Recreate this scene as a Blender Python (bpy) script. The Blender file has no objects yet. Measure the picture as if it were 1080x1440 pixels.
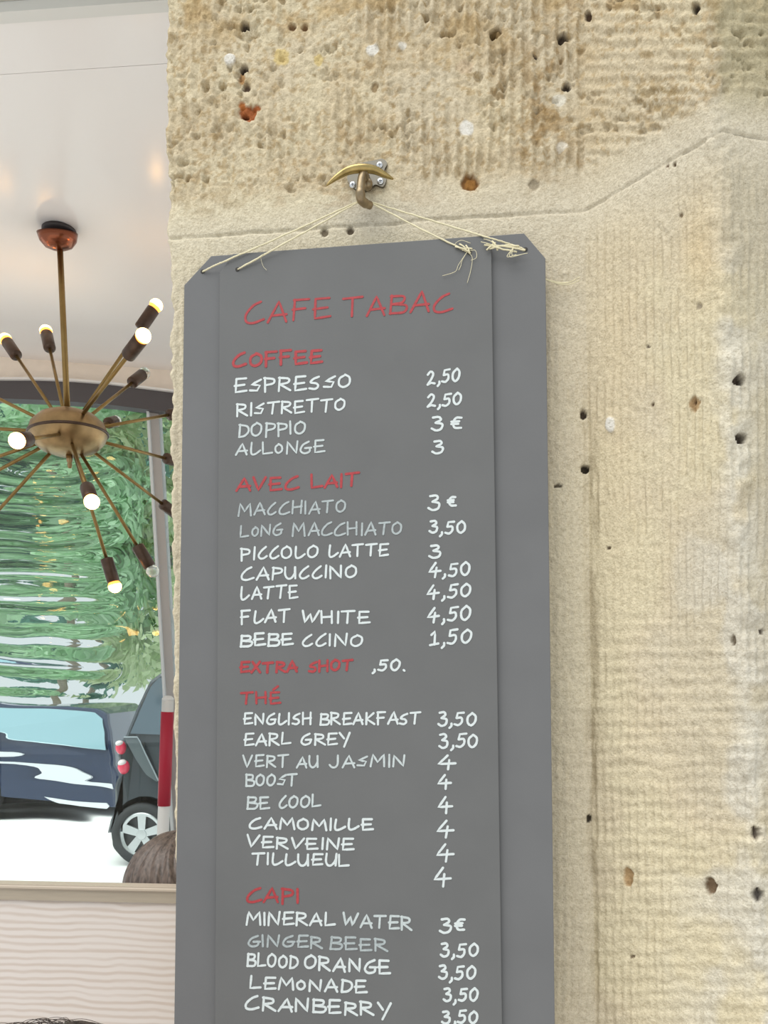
import bpy, bmesh, math, random
import numpy as np
from mathutils import Vector, Matrix, noise as mnoise

# ------------------------------------------------------------------ camera, world, sun, exposure
scene = bpy.context.scene
COL = scene.collection
F, CX, HY, EYE = 1150.0, 540.0, 965.0, 1.55      # focal length in pixels, principal column, horizon row, eye height
cam_d = bpy.data.cameras.new('camera')
cam_d.sensor_fit = 'AUTO'; cam_d.sensor_width = 36.0
cam_d.lens = F / 1440.0 * 36.0
cam_d.shift_y = (HY - 720.0) / 1440.0
cam_d.clip_start = 0.05; cam_d.clip_end = 200
cam = bpy.data.objects.new('camera', cam_d); COL.objects.link(cam)
cam.location = (0, 0, EYE); cam.rotation_euler = (math.pi / 2, 0, 0)
scene.camera = cam

world = bpy.data.worlds.new('overcast_sky'); scene.world = world
world.use_nodes = True
bg = world.node_tree.nodes['Background']
bg.inputs[0].default_value = (0.93, 0.97, 1.0, 1); bg.inputs[1].default_value = 0.85

sun_d = bpy.data.lights.new('hazy_sun', 'SUN'); sun_d.energy = 3.3; sun_d.angle = math.radians(60)
sun_d.color = (1.0, 0.98, 0.95)
sun = bpy.data.objects.new('hazy_sun', sun_d); COL.objects.link(sun)
sun.rotation_euler = Vector((0.35, 0.40, -1.0)).to_track_quat('-Z', 'Y').to_euler()

scene.view_settings.view_transform = 'Standard'
scene.view_settings.look = 'None'
scene.view_settings.exposure = 0.0
scene.view_settings.gamma = 1.0
scene.view_settings.use_curve_mapping = False

R = random.Random(7)
RNG = np.random.default_rng(11)

# ------------------------------------------------------------------ helpers
def s2l(c):
    return tuple(((v / 255) / 12.92 if v <= 10.3 else ((v / 255 + 0.055) / 1.055) ** 2.4) for v in c)

def at(px, py, Y):
    return Vector(((px - CX) / F * Y, Y, EYE + (HY - py) / F * Y))

def ray_plane(px, py, p0, n):
    d = Vector(((px - CX) / F, 1.0, (HY - py) / F)); o = Vector((0, 0, EYE))
    return o + d * ((p0 - o).dot(n) / d.dot(n))

def mat(name, rgb, rough=0.6, metal=0.0, spec=0.5, var=0.0, vscale=20.0, bump=0.0, bscale=60.0,
        emit=None, estr=0.0, trans=0.0, ior=1.45, coat=0.0, stretch=None):
    m = bpy.data.materials.new(name); m.use_nodes = True
    nt = m.node_tree; b = nt.nodes['Principled BSDF']
    c = s2l(rgb)
    b.inputs['Base Color'].default_value = (*c, 1)
    b.inputs['Roughness'].default_value = rough; b.inputs['Metallic'].default_value = metal
    b.inputs['Specular IOR Level'].default_value = spec
    b.inputs['Transmission Weight'].default_value = trans; b.inputs['IOR'].default_value = ior
    b.inputs['Coat Weight'].default_value = coat
    if emit:
        b.inputs['Emission Color'].default_value = (*emit, 1); b.inputs['Emission Strength'].default_value = estr
    if var or bump:
        tc = nt.nodes.new('ShaderNodeTexCoord'); mp = nt.nodes.new('ShaderNodeMapping')
        nt.links.new(tc.outputs['Object'], mp.inputs[0])
        if stretch: mp.inputs['Scale'].default_value = stretch
    if var:
        n = nt.nodes.new('ShaderNodeTexNoise'); n.inputs['Scale'].default_value = vscale; n.inputs['Detail'].default_value = 5
        nt.links.new(mp.outputs[0], n.inputs['Vector'])
        r = nt.nodes.new('ShaderNodeValToRGB')
        r.color_ramp.elements[0].position = 0.3; r.color_ramp.elements[1].position = 0.7
        r.color_ramp.elements[0].color = (*[v * (1 - var) for v in c], 1)
        r.color_ramp.elements[1].color = (*[min(1, v * (1 + var)) for v in c], 1)
        nt.links.new(n.outputs[0], r.inputs[0]); nt.links.new(r.outputs[0], b.inputs['Base Color'])
    if bump:
        n2 = nt.nodes.new('ShaderNodeTexNoise'); n2.inputs['Scale'].default_value = bscale; n2.inputs['Detail'].default_value = 4
        nt.links.new(mp.outputs[0], n2.inputs['Vector'])
        bp = nt.nodes.new('ShaderNodeBump'); bp.inputs['Strength'].default_value = bump; bp.inputs['Distance'].default_value = 0.003
        nt.links.new(n2.outputs[0], bp.inputs['Height']); nt.links.new(bp.outputs[0], b.inputs['Normal'])
    return m

def link(name, me, m=None, parent=None, smooth=False):
    o = bpy.data.objects.new(name, me); COL.objects.link(o)
    if m: me.materials.append(m)
    if parent:
        o.parent = parent
        if parent.type == 'EMPTY' or parent.location.length:
            o.matrix_parent_inverse = parent_world(parent).inverted()
    if smooth:
        for p in me.polygons: p.use_smooth = True
    return o

def parent_world(p):
    if p.parent: return parent_world(p.parent) @ p.matrix_parent_inverse @ p.matrix_basis
    return p.matrix_basis

def build(name, bm, m=None, parent=None, smooth=False, origin=None):
    bmesh.ops.recalc_face_normals(bm, faces=bm.faces)
    me = bpy.data.meshes.new(name)
    if origin is not None:
        bmesh.ops.translate(bm, verts=bm.verts, vec=-Vector(origin))
    bm.to_mesh(me); bm.free()
    o = link(name, me, m, parent, smooth)
    if origin is not None:
        o.location = origin
    return o

def tag(o, label=None, cat=None, group=None, kind=None):
    if label: o['label'] = label
    if cat: o['category'] = cat
    if group: o['group'] = group
    if kind: o['kind'] = kind
    return o

def empty(name, loc):
    o = bpy.data.objects.new(name, None); COL.objects.link(o); o.location = loc; o.empty_display_size = 0.05
    return o

def hexa(bm, p):            # eight corners: bottom ring of four then top ring of four
    v = [bm.verts.new(q) for q in p]
    for f in ((0, 3, 2, 1), (4, 5, 6, 7), (0, 1, 5, 4), (1, 2, 6, 5), (2, 3, 7, 6), (3, 0, 4, 7)):
        bm.faces.new([v[i] for i in f])

def box(bm, x0, x1, y0, y1, z0, z1):
    hexa(bm, [(x0, y0, z0), (x1, y0, z0), (x1, y1, z0), (x0, y1, z0), (x0, y0, z1), (x1, y0, z1), (x1, y1, z1), (x0, y1, z1)])

def prism(bm, pts, off):    # polygon swept by a vector
    a = [bm.verts.new(p) for p in pts]; b = [bm.verts.new(Vector(p) + Vector(off)) for p in pts]
    bm.faces.new(a); bm.faces.new(b[::-1])
    for i in range(len(pts)):
        j = (i + 1) % len(pts); bm.faces.new((a[i], b[i], b[j], a[j]))

def frame_of(d):
    d = d.normalized(); u = d.cross(Vector((0, 0, 1)))
    if u.length < 1e-3: u = d.cross(Vector((0, 1, 0)))
    u.normalize(); return u, d.cross(u).normalized()

def tube(bm, pts, rad, seg=8, cap=True, flat=1.0):
    pts = [Vector(p) for p in pts]; n = len(pts); rings = []
    rr = rad if isinstance(rad, (list, tuple)) else [rad] * n
    u = None
    for i, p in enumerate(pts):
        d = (pts[min(i + 1, n - 1)] - pts[max(i - 1, 0)]).normalized()
        if u is None: u, w = frame_of(d)
        else:
            u = (u - d * u.dot(d)).normalized(); w = d.cross(u)
        rings.append([bm.verts.new(p + (u * math.cos(t) + w * math.sin(t) * flat) * rr[i]) for t in [2 * math.pi * k / seg for k in range(seg)]])
    for a, b in zip(rings, rings[1:]):
        for k in range(seg):
            bm.faces.new((a[k], a[(k + 1) % seg], b[(k + 1) % seg], b[k]))
    if cap:
        bm.faces.new(rings[0][::-1]); bm.faces.new(rings[-1])

def lathe(bm, prof, o, axis, seg=24, caps=True):   # prof: (radius, distance along axis)
    axis = Vector(axis).normalized(); u, w = frame_of(axis); rings = []
    for r, h in prof:
        c = Vector(o) + axis * h
        if r < 1e-6: rings.append([bm.verts.new(c)])
        else: rings.append([bm.verts.new(c + (u * math.cos(t) + w * math.sin(t)) * r) for t in [2 * math.pi * k / seg for k in range(seg)]])
    for a, b in zip(rings, rings[1:]):
        if len(a) == 1 and len(b) == 1: continue
        for k in range(seg):
            j = (k + 1) % seg
            if len(a) == 1: bm.faces.new((a[0], b[j], b[k]))
            elif len(b) == 1: bm.faces.new((a[k], a[j], b[0]))
            else: bm.faces.new((a[k], a[j], b[j], b[k]))
    for ring in ((rings[0], rings[-1]) if caps else ()):
        if len(ring) > 1: bm.faces.new(ring)

def catmull(pts, n=6):
    P = [Vector(p) for p in pts]; P = [P[0] * 2 - P[1]] + P + [P[-1] * 2 - P[-2]]; out = []
    for i in range(1, len(P) - 2):
        a, b, c, d = P[i - 1:i + 3]
        for k in range(n):
            t = k / n
            out.append(0.5 * ((2 * b) + (c - a) * t + (2 * a - 5 * b + 4 * c - d) * t * t + (3 * b - a - 3 * c + d) * t ** 3))
    out.append(P[-2]); return out

def vnoise(x, y, seed=0):   # smooth value noise in 0..1 on numpy arrays
    xi = np.floor(x).astype(np.int64); yi = np.floor(y).astype(np.int64)
    fx = x - xi; fy = y - yi
    fx = fx * fx * fx * (fx * (fx * 6 - 15) + 10); fy = fy * fy * fy * (fy * (fy * 6 - 15) + 10)
    def h(a, b):
        n = (a * 374761393 + b * 668265263 + seed * 1442695041) & 0xffffffff
        n = ((n ^ (n >> 13)) * 1274126177) & 0xffffffff
        n = ((n ^ (n >> 16)) * 2246822519) & 0xffffffff
        return ((n ^ (n >> 15)) & 0xffffff) / float(0xffffff)
    return (h(xi, yi) * (1 - fx) + h(xi + 1, yi) * fx) * (1 - fy) + (h(xi, yi + 1) * (1 - fx) + h(xi + 1, yi + 1) * fx) * fy

def fbm(x, y, seed=0, o=4):
    s = 0; a = 0.5; t = 0
    for k in range(o):
        s = s + a * vnoise(x * 2 ** k + 17.3 * k, y * 2 ** k + 5.1 * k, seed + k); t += a; a *= 0.5
    return s / t

def sstep(a, b, x):
    t = np.clip((x - a) / (b - a), 0, 1); return t * t * (3 - 2 * t)

# ------------------------------------------------------------------ the stone pier (right wall)
TW = 0.122                                    # the stone face comes nearer to the right
def wallY(x): return 1.6 - TW * x

def make_stone():
    # plan of the pier: left return, front face, hollow corner, slanting face, arris, outer face
    zs = np.concatenate([np.linspace(0.0, 0.80, 10)[:-1], np.arange(0.80, 3.05, 0.0026), np.linspace(3.05, 3.6, 6)])
    segs = []                                  # (corner index a, corner index b, samples)
    us = [(0, 1, 14), (1, 2, 325), (2, 3, 130), (3, 4, 90), (4, 5, 4)]
    P = np.array([(-0.437, 1.783), (-0.437, 1.652), (0.385, 1.553), (0.548, 1.345), (0.80, 1.40), (0.80, 1.62)])
    SL = np.array([-0.012, -0.012, -0.012, -0.062, -0.062, -0.062])
    uu = []
    for a, b, n in us:
        t = np.linspace(0, 1, n, endpoint=False)
        for k in t: uu.append((a, b, k))
    uu.append((4, 5, 1.0))
    A = np.array([u[0] for u in uu]); B = np.array([u[1] for u in uu]); T = np.array([u[2] for u in uu])
    base = P[A] * (1 - T)[:, None] + P[B] * T[:, None]
    # round the corners a little
    sm = base.copy()
    for _ in range(10):
        sm[1:-1] = 0.25 * sm[:-2] + 0.5 * sm[1:-1] + 0.25 * sm[2:]
    base = sm
    tan = np.gradient(base, axis=0); tan /= np.linalg.norm(tan, axis=1)[:, None] + 1e-9
    nor = np.stack([tan[:, 1], -tan[:, 0]], 1)    # outwards
    for _ in range(6):
        nor[1:-1] = 0.25 * nor[:-2] + 0.5 * nor[1:-1] + 0.25 * nor[2:]
    slope = SL[A] * (1 - T) + SL[B] * T
    nu, nz = len(base), len(zs)
    Z, X = np.meshgrid(zs, base[:, 0], indexing='ij'); Y = np.broadcast_to(base[:, 1], Z.shape).copy()
    X = X + slope[None, :] * (Z - (EYE + 0.75))
    NX = np.broadcast_to(nor[:, 0], Z.shape); NY = np.broadcast_to(nor[:, 1], Z.shape)
    # coordinates of the flat stone in sketch units, used to lay out joints, holes and tooling
    px = CX + X / Y * F; py = HY - (Z - EYE) / Y * F
    seg = np.broadcast_to(A, Z.shape)
    slant = (px > 822) & (seg >= 2); outer = seg >= 3
    yj = np.where(px <= 820, 335 - 40 * (px - 240) / 580, np.where(px <= 1014, 295 - 110 * (px - 820) / 194, 184 + 0.22 * (px - 1014)))
    yj = yj + 6 * (fbm(px / 60, py * 0, 3) - 0.5)
    d = py - yj
    wob = 26 * (fbm(px / 45, py / 45, 8) - 0.5)
    top = sstep(-38, -66, d + wob)                # tooled face of the upper block
    low = sstep(6, 70, d + wob)                   # tooled face of the lower block
    # ---- relief in metres
    h = 0.008 * (fbm(px / 170, py / 170, 21, 3) - 0.5)
    grain = fbm(px / 13, py / 13, 31, 4) - 0.5
    pits = np.clip(fbm(px / 9, py / 10, 37, 3) - 0.56, 0, 1)
    patch = sstep(0.38, 0.62, fbm(px / 90, py / 90, 41, 3))
    wx = px + 7 * (fbm(px / 40, py / 60, 51, 3) - 0.5)
    comb_top = np.sin(2 * np.pi * wx / 15.5)
    brk = sstep(0.32, 0.6, fbm(px / 9, py / 16, 57, 2))
    front_r = np.where(slant, 0.8, 1.0)
    fine = fbm(px / 6.5, py / 6.5, 33, 3) - 0.5
    spots = np.clip(fbm(px / 12, py / 12, 38, 3) - 0.60, 0, 1) * (0.4 + 1.2 * sstep(0.4, 0.6, fbm(px / 80, py / 80, 39, 3)))
    h += top * front_r * (0.0022 * grain + 0.0040 * fine - 0.008 * pits - 0.030 * spots + 0.0036 * comb_top * (0.4 + 0.6 * brk) * (0.25 + 0.75 * patch) * (1 + 0.8 * sstep(430, 520, px)) * np.where(slant, 0.3, 1.0))
    row = np.sin(2 * np.pi * (py + 9 * (fbm(px / 30, py / 30, 59, 2) - 0.5)) / 17)
    h += top * slant * 0.0010 * row
    wx2 = px + 5 * (fbm(px / 50, py / 120, 61, 3) - 0.5)
    comb_lo = np.sin(2 * np.pi * wx2 / 11.5)
    brk2 = sstep(0.28, 0.6, fbm(px / 10, py / 40, 67, 3))
    mesh_lo = np.sin(2 * np.pi * (py + 12 * (fbm(px / 26, py / 26, 71, 2) - 0.5)) / 19)
    lowest = sstep(760, 960, py + 60 * (fbm(px / 120, py / 120, 73, 2) - 0.5))
    h += low * (0.0016 * grain + 0.0016 * fine - 0.004 * np.clip(pits, 0, 0.2) + np.where(slant, 1.0, 0.45) * (0.0026 * comb_lo * brk2 * (0.35 + 0.65 * patch) * (1 - 0.35 * lowest) + lowest * 0.0008 * mesh_lo))
    h += (1 - top) * (1 - low) * (0.0014 * grain + 0.0014 * fine)
    h += low * lowest * 0.0045 * (fbm(px / 22, py / 22, 74, 2) - 0.5)
    jn = 0.35 + 0.9 * fbm(px / 35, py * 0 + 2.0, 77, 3)
    h -= 0.0058 * jn * (0.4 + 0.9 * fbm(px / 9, py / 9, 78, 2)) * np.exp(-(d / 1.9) ** 2) + 0.0004 * np.exp(-(d / 8) ** 2)
    # hollow corner seam on the lower block
    cxs = 829 + 6 * (fbm(py / 80, py * 0, 79, 3) - 0.5) + (py - 900) * 0.012
    seam = np.exp(-((px - cxs) / 4.5) ** 2) * sstep(420, 640, py)
    h -= 0.006 * seam * (0.4 + fbm(py / 40, px * 0, 80, 2))
    # ragged arris between slanting and outer face
    arc = 1014 + (py - 185) * 0.052
    ar = np.exp(-((px - arc) / 26) ** 2)
    h += ar * 0.019 * (fbm(px / 34, py / 34, 83, 4) - 0.52)
    # chipped left edge
    ed = np.exp(-np.clip(px - 240, 0, 400) / 12) * (seg <= 1)
    h += ed * 0.012 * (fbm(py / 26, px / 30, 91, 4) - 0.6)
    tall = np.exp(-np.clip(px - 240, 0, 400) / 40) * (seg == 1) * top
    h -= tall * 0.006 * sstep(0.5, 0.7, fbm(px / 9, py / 40, 93, 3))
    # ---- stains, repairs and painted shade on the outer face (each with its own shape)
    def C(r, g, b): return np.array(s2l((r, g, b)))
    col = np.empty(Z.shape + (3,)); col[:] = C(217, 204, 174)
    def mix(c, m):
        m = np.clip(m, 0, 1)[..., None]; col[:] = col * (1 - m) + np.array(c) * m
    big = fbm(px / 210, py / 260, 101, 4)
    mix(C(221, 210, 177), sstep(0.45, 0.62, big) * 0.8)
    mix(C(209, 199, 174), sstep(0.52, 0.38, big) * 0.6)
    mix(C(212, 203, 181), (~slant) * low * 0.5)
    mix(C(207, 191, 158), top * (0.35 + 0.5 * sstep(0.42, 0.66, fbm(px / 60, py / 60, 103, 4))))
    mix(C(190, 158, 98), top * sstep(0.50, 0.75, fbm(px / 46, py / 38, 107, 4)) * sstep(130, -10, py + 120 * (fbm(px / 90, py / 90, 109) - 0.5)) * 0.55)
    mix(C(176, 150, 108), top * sstep(0.57, 0.70, fbm(px / 11, py / 10, 113, 4)) * sstep(0.46, 0.66, fbm(px / 70, py / 70, 115, 3)) * 0.6)
    mix(C(176, 150, 104), top * sstep(0.60, 0.72, fbm(px / 7, py / 7, 114, 3)) * 0.55)
    mix(C(158, 128, 80), np.exp(-((px - 765) / 45) ** 2 - ((py - 150) / 110) ** 2) * sstep(0.5, 0.62, fbm(px / 18, py / 18, 117, 3)) * 0.7)
    mix(C(160, 138, 96), np.exp(-((px - 930) / 55) ** 2 - ((py - 140) / 34) ** 2) * sstep(0.48, 0.6, fbm(px / 12, py / 10, 118, 3)) * 0.8)
    mix(C(150, 138, 108), np.exp(-((px - 1062) / 40) ** 2) * sstep(170, 60, py) * sstep(0.42, 0.6, fbm(px / 20, py / 8, 119, 3)) * 0.8)
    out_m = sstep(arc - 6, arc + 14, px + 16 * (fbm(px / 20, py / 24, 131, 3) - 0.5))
    mix(C(186, 176, 142), out_m * sstep(210, 120, py) * 0.75)  # darker tone paints in the outer face's shade, with some moss
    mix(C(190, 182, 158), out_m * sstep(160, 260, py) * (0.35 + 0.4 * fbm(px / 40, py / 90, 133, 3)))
    mix(C(178, 160, 122), np.exp(-((px - 300) / 60) ** 2 - ((py - 290) / 22) ** 2) * sstep(0.46, 0.6, fbm(px / 12, py / 12, 121, 3)) * 0.8)
    mix(C(176, 148, 104), np.exp(-((px - 480) / 130) ** 2 - ((py - 278) / 20) ** 2) * sstep(0.5, 0.62, fbm(px / 22, py / 9, 122, 3)) * 0.6)
    mix(C(218, 202, 166), np.exp(-((px - 865) / 40) ** 2 - ((py - 520) / 260) ** 2) * 0.6)
    mix(C(222, 200, 156), np.exp(-((px - 985) / 26) ** 2 - ((py - 350) / 70) ** 2) * 0.55)
    mix(C(218, 213, 196), ar * sstep(330, 420, py) * sstep(0.4, 0.6, fbm(px / 50, py / 70, 125, 3)) * 0.8)
    mix(C(217, 212, 196), np.exp(-((px - 1030) / 70) ** 2) * (py > 430) * sstep(0.46, 0.62, fbm(px / 70, py / 90, 127, 3)) * 0.7)
    mix(C(222, 214, 192), np.exp(-(d / 42) ** 2) * 0.55)
    mix(C(205, 199, 182), np.exp(-((px - 520) / 50) ** 2 - ((py - 305) / 22) ** 2) * 0.8)
    mix(C(170, 156, 126), np.exp(-((px - 835) / 7) ** 2) * sstep(560, 700, py) * sstep(0.4, 0.6, fbm(px / 9, py / 60, 128, 3)) * 0.6)
    # holes, plugs and rust: (x, y, rx, ry, depth in mm, colour or None)
    D, W, RU, BR = (74, 62, 52), (232, 229, 218), (168, 92, 44), (140, 108, 74)
    feats = [(343, 36, 6, 6, 14, D), (342, 96, 6, 6, 14, D), (346, 122, 5, 6, 12, (120, 100, 84)), (411, 38, 5, 5, 8, BR), (428, 38, 4, 4, 7, BR),
             (697, 47, 8, 8, 9, (128, 104, 66)), (791, 53, 8, 7, 14, D), (753, 80, 3, 3, 8, (96, 84, 80)), (797, 122, 6, 6, 14, D),
             (826, 23, 5, 8, 12, (92, 70, 54)), (979, 13, 5, 8, 13, D), (751, 260, 8, 8, 3, (168, 156, 132)),
             (661, 258, 12, 12, 7, (134, 90, 40)), (661, 258, 8, 8, -3, (158, 112, 56)),
             (348, 158, 13, 11, 6, RU), (344, 163, 5, 4, 10, (98, 50, 26)), (360, 151, 7, 4, 3, RU), (340, 147, 5, 6, 3, (180, 108, 52)),
             (339, 108, 5, 8, 3, (172, 132, 84)),
             (323, 83, 8, 8, -1.5, W), (524, 71, 9, 8, -1, W), (656, 181, 10, 11, -1.5, W), (566, 64, 6, 5, 0, W), (786, 140, 10, 9, 0, (228, 224, 208)), (790, 206, 8, 7, 0, (226, 220, 204)),
             (654, 95, 12, 11, 1, (206, 186, 154)), (395, 80, 11, 13, 0.3, (216, 194, 134)), (448, 84, 6, 8, 0.3, (216, 194, 134)),
             (456, 326, 6, 6, 7, (128, 116, 96)), (492, 323, 6, 6, 9, (112, 100, 84)), (527, 122, 5, 7, 5, (160, 138, 102)),
             (1040, 534, 7, 8, 14, D), (1043, 616, 8, 8, 15, D), (977, 568, 7, 12, 3, (168, 138, 98)), (977, 566, 3, 4, 6, (120, 90, 60)),
             (820, 582, 4, 6, 11, D), (822, 659, 5, 6, 13, (62, 54, 44)), (785, 683, 6, 2.5, 5, (106, 96, 80)), (858, 597, 7, 11, -1, W),
             (918, 569, 2, 3, 4, (110, 90, 70)), (855, 771, 3, 2, 5, (120, 104, 86)), (911, 488, 3, 2, 4, (130, 118, 100)), (983, 431, 4, 5, 3, (176, 164, 140)),
             (1031, 900, 4, 7, 7, (140, 128, 108)), (1062, 1172, 8, 9, 12, (104, 92, 80)), (1065, 1259, 10, 9, 14, (80, 74, 70)), (997, 1247, 9, 12, 9, (126, 104, 78)),
             (883, 1233, 7, 14, 4, (176, 146, 104)), (828, 1152, 3, 6, 9, (70, 62, 52)), (1073, 888, 3, 4, 6, (100, 90, 78)), (948, 231, 2.5, 3, 5, (110, 88, 64)), (938, 233, 2, 2, 4, (120, 100, 80)),
             (958, 303, 3, 3, 3, (140, 122, 96)), (888, 1346, 4, 2, 4, (140, 124, 100))]
    for k, (x, y, rx, ry, dep, c) in enumerate(feats):
        m0 = (np.abs(px - x) < rx * 2.2) & (np.abs(py - y) < ry * 2.2) & (seg >= 1) & (seg <= 3)
        if not m0.any(): continue
        jit = (0.12 if c == W else 0.35) * (vnoise(px[m0] / 5, py[m0] / 5, 200 + k) - 0.5)
        q = np.sqrt(((px[m0] - x) / rx) ** 2 + ((py[m0] - y) / ry) ** 2) + jit
        m = sstep(1.12, 0.85, q)
        if c == W and dep: h[m0] = h[m0] * (1 - m) + (0.0012 - 0.001 * dep * 0.3) * m
        else: h[m0] -= dep * 0.001 * m
        mm = np.zeros(Z.shape); mm[m0] = m
        mix(C(*c), mm * (0.95 if dep else 0.75))
    m = sstep(0.9, 0.4, np.sqrt(((px - 661) / 20) ** 2 + ((py - 258) / 20) ** 2)) * 0.4
    mix(C(186, 150, 96), m * (np.sqrt(((px - 661) / 12) ** 2 + ((py - 258) / 12) ** 2) > 1))
    h *= ((seg >= 1) & (seg <= 3)) | (seg == 0)
    h[:, 0] = 0
    fadez = sstep(0.72, 0.86, Z); h = h * fadez
    X2 = X + NX * h; Y2 = Y + NY * h
    jag = ed * 0.010 * (fbm(py / 16, py * 0, 95, 4) - 0.5)
    X2 = X2 + jag
    co = np.stack([X2, Y2, Z], -1).reshape(-1, 3)
    idx = np.arange(nz * nu).reshape(nz, nu)
    q = np.stack([idx[:-1, :-1], idx[:-1, 1:], idx[1:, 1:], idx[1:, :-1]], -1).reshape(-1, 4)
    # back of the pier
    qb = np.stack([idx[:-1, -1], idx[:-1, 0], idx[1:, 0], idx[1:, -1]], -1)
    q = np.concatenate([q, qb])
    me = bpy.data.meshes.new('wall_right')
    me.vertices.add(len(co)); me.vertices.foreach_set('co', co.ravel())
    me.loops.add(len(q) * 4); me.loops.foreach_set('vertex_index', q.ravel().astype(np.int32))
    me.polygons.add(len(q)); me.polygons.foreach_set('loop_start', (np.arange(len(q)) * 4).astype(np.int32))
    me.polygons.foreach_set('use_smooth', np.ones(len(q), dtype=bool))
    me.update(calc_edges=True); me.validate()
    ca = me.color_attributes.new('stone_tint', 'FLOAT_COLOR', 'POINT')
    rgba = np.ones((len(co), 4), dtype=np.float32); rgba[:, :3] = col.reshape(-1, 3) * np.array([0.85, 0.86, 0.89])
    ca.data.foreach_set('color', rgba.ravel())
    m = bpy.data.materials.new('limestone'); m.use_nodes = True
    nt = m.node_tree; b = nt.nodes['Principled BSDF']
    b.inputs['Roughness'].default_value = 0.88; b.inputs['Specular IOR Level'].default_value = 0.2
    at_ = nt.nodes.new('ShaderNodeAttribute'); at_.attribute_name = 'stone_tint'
    tc = nt.nodes.new('ShaderNodeTexCoord')
    n1 = nt.nodes.new('ShaderNodeTexNoise'); n1.inputs['Scale'].default_value = 160; n1.inputs['Detail'].default_value = 6
    nt.links.new(tc.outputs['Object'], n1.inputs['Vector'])
    r = nt.nodes.new('ShaderNodeValToRGB')
    r.color_ramp.elements[0].position = 0.3; r.color_ramp.elements[0].color = (0.80, 0.77, 0.72, 1)
    r.color_ramp.elements[1].position = 0.62; r.color_ramp.elements[1].color = (1.06, 1.05, 1.04, 1)
    nt.links.new(n1.outputs[0], r.inputs[0])
    mx = nt.nodes.new('ShaderNodeMix'); mx.data_type = 'RGBA'; mx.blend_type = 'MULTIPLY'; mx.inputs['Factor'].default_value = 0.8
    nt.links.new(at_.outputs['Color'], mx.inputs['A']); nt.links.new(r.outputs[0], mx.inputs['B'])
    n3 = nt.nodes.new('ShaderNodeTexNoise'); n3.inputs['Scale'].default_value = 430; n3.inputs['Detail'].default_value = 3
    nt.links.new(tc.outputs['Object'], n3.inputs['Vector'])
    r3 = nt.nodes.new('ShaderNodeValToRGB'); r3.color_ramp.elements[0].position = 0.3; r3.color_ramp.elements[0].color = (0.72, 0.68, 0.62, 1)
    r3.color_ramp.elements[1].position = 0.46; r3.color_ramp.elements[1].color = (1.02, 1.02, 1.02, 1)
    nt.links.new(n3.outputs[0], r3.inputs[0])
    mx3 = nt.nodes.new('ShaderNodeMix'); mx3.data_type = 'RGBA'; mx3.blend_type = 'MULTIPLY'; mx3.inputs['Factor'].default_value = 0.8
    nt.links.new(mx.outputs['Result'], mx3.inputs['A']); nt.links.new(r3.outputs[0], mx3.inputs['B'])
    nt.links.new(mx3.outputs['Result'], b.inputs['Base Color'])
    n2 = nt.nodes.new('ShaderNodeTexNoise'); n2.inputs['Scale'].default_value = 260; n2.inputs['Detail'].default_value = 5
    nt.links.new(tc.outputs['Object'], n2.inputs['Vector'])
    bp = nt.nodes.new('ShaderNodeBump'); bp.inputs['Strength'].default_value = 0.7; bp.inputs['Distance'].default_value = 0.003
    nt.links.new(n2.outputs[0], bp.inputs['Height']); nt.links.new(bp.outputs[0], b.inputs['Normal'])
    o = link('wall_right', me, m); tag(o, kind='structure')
    return m
STONE = make_stone()

# stone plinth that the board leans out on, below the picture
bm = bmesh.new()
hexa(bm, [(-0.30, wallY(-0.30) - 0.125, 0.0), (0.32, wallY(0.32) - 0.125, 0.0), (0.32, wallY(0.32) + 0.02, 0.0), (-0.30, wallY(-0.30) + 0.02, 0.0),
          (-0.30, wallY(-0.30) - 0.125, 0.80), (0.32, wallY(0.32) - 0.125, 0.80), (0.32, wallY(0.32) + 0.02, 0.80), (-0.30, wallY(-0.30) + 0.02, 0.80)])
tag(build('trim_1', bm, mat('plinth_stone', (205, 193, 165), 0.9, var=0.1, bump=0.5)), kind='structure')

# ------------------------------------------------------------------ floor, street, ceiling, far wall with its window
M_floor = mat('cafe_floor', (206, 202, 196), 0.5, var=0.06, vscale=8)
bm = bmesh.new(); box(bm, -4.2, 3.0, -4.0, 4.95, -0.10, 0.0); tag(build('floor', bm, M_floor), kind='structure')
M_street = mat('pale_street', (246, 246, 244), 0.8, var=0.015, vscale=3)
bm = bmesh.new(); box(bm, -26, 26, 4.95, 46, -0.10, 0.0); tag(build('floor', bm, M_street), kind='structure')
bpy.data.objects['floor.001'].name = 'floor_street'

CZ = EYE + 1.62
def cedge(x, Y0): return Y0 - 0.085 * (x + 0.93)
M_ceil = mat('glossy_ceiling_paint', (243, 240, 238), 0.22, spec=0.45, coat=0.0)
bm = bmesh.new()
def slab(bm, xa, xb, fa, fb, z0, z1):
    hexa(bm, [(xa, fa(xa), z0), (xb, fa(xb), z0), (xb, fb(xb), z0), (xa, fb(xa), z0), (xa, fa(xa), z1), (xb, fa(xb), z1), (xb, fb(xb), z1), (xa, fb(xa), z1)])
slab(bm, -3.2, 1.6, lambda x: cedge(x, 1.992), lambda x: cedge(x, 2.158), CZ, CZ + 0.04)
slab(bm, -3.2, 1.6, lambda x: cedge(x, 2.1595), lambda x: 4.02 + 0.22 * (x + 1.88) + 0.10, CZ - 0.0004, CZ + 0.04)
slab(bm, -3.2, 1.6, lambda x: cedge(x, 1.98), lambda x: 4.02 + 0.22 * (x + 1.88) + 0.10, CZ + 0.042, CZ + 0.10)
tag(build('ceiling', bm, M_ceil), kind='structure')
bm = bmesh.new(); slab(bm, -3.2, 1.6, lambda x: cedge(x, 1.952), lambda x: cedge(x, 1.986), CZ - 0.012, CZ + 0.16)
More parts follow.
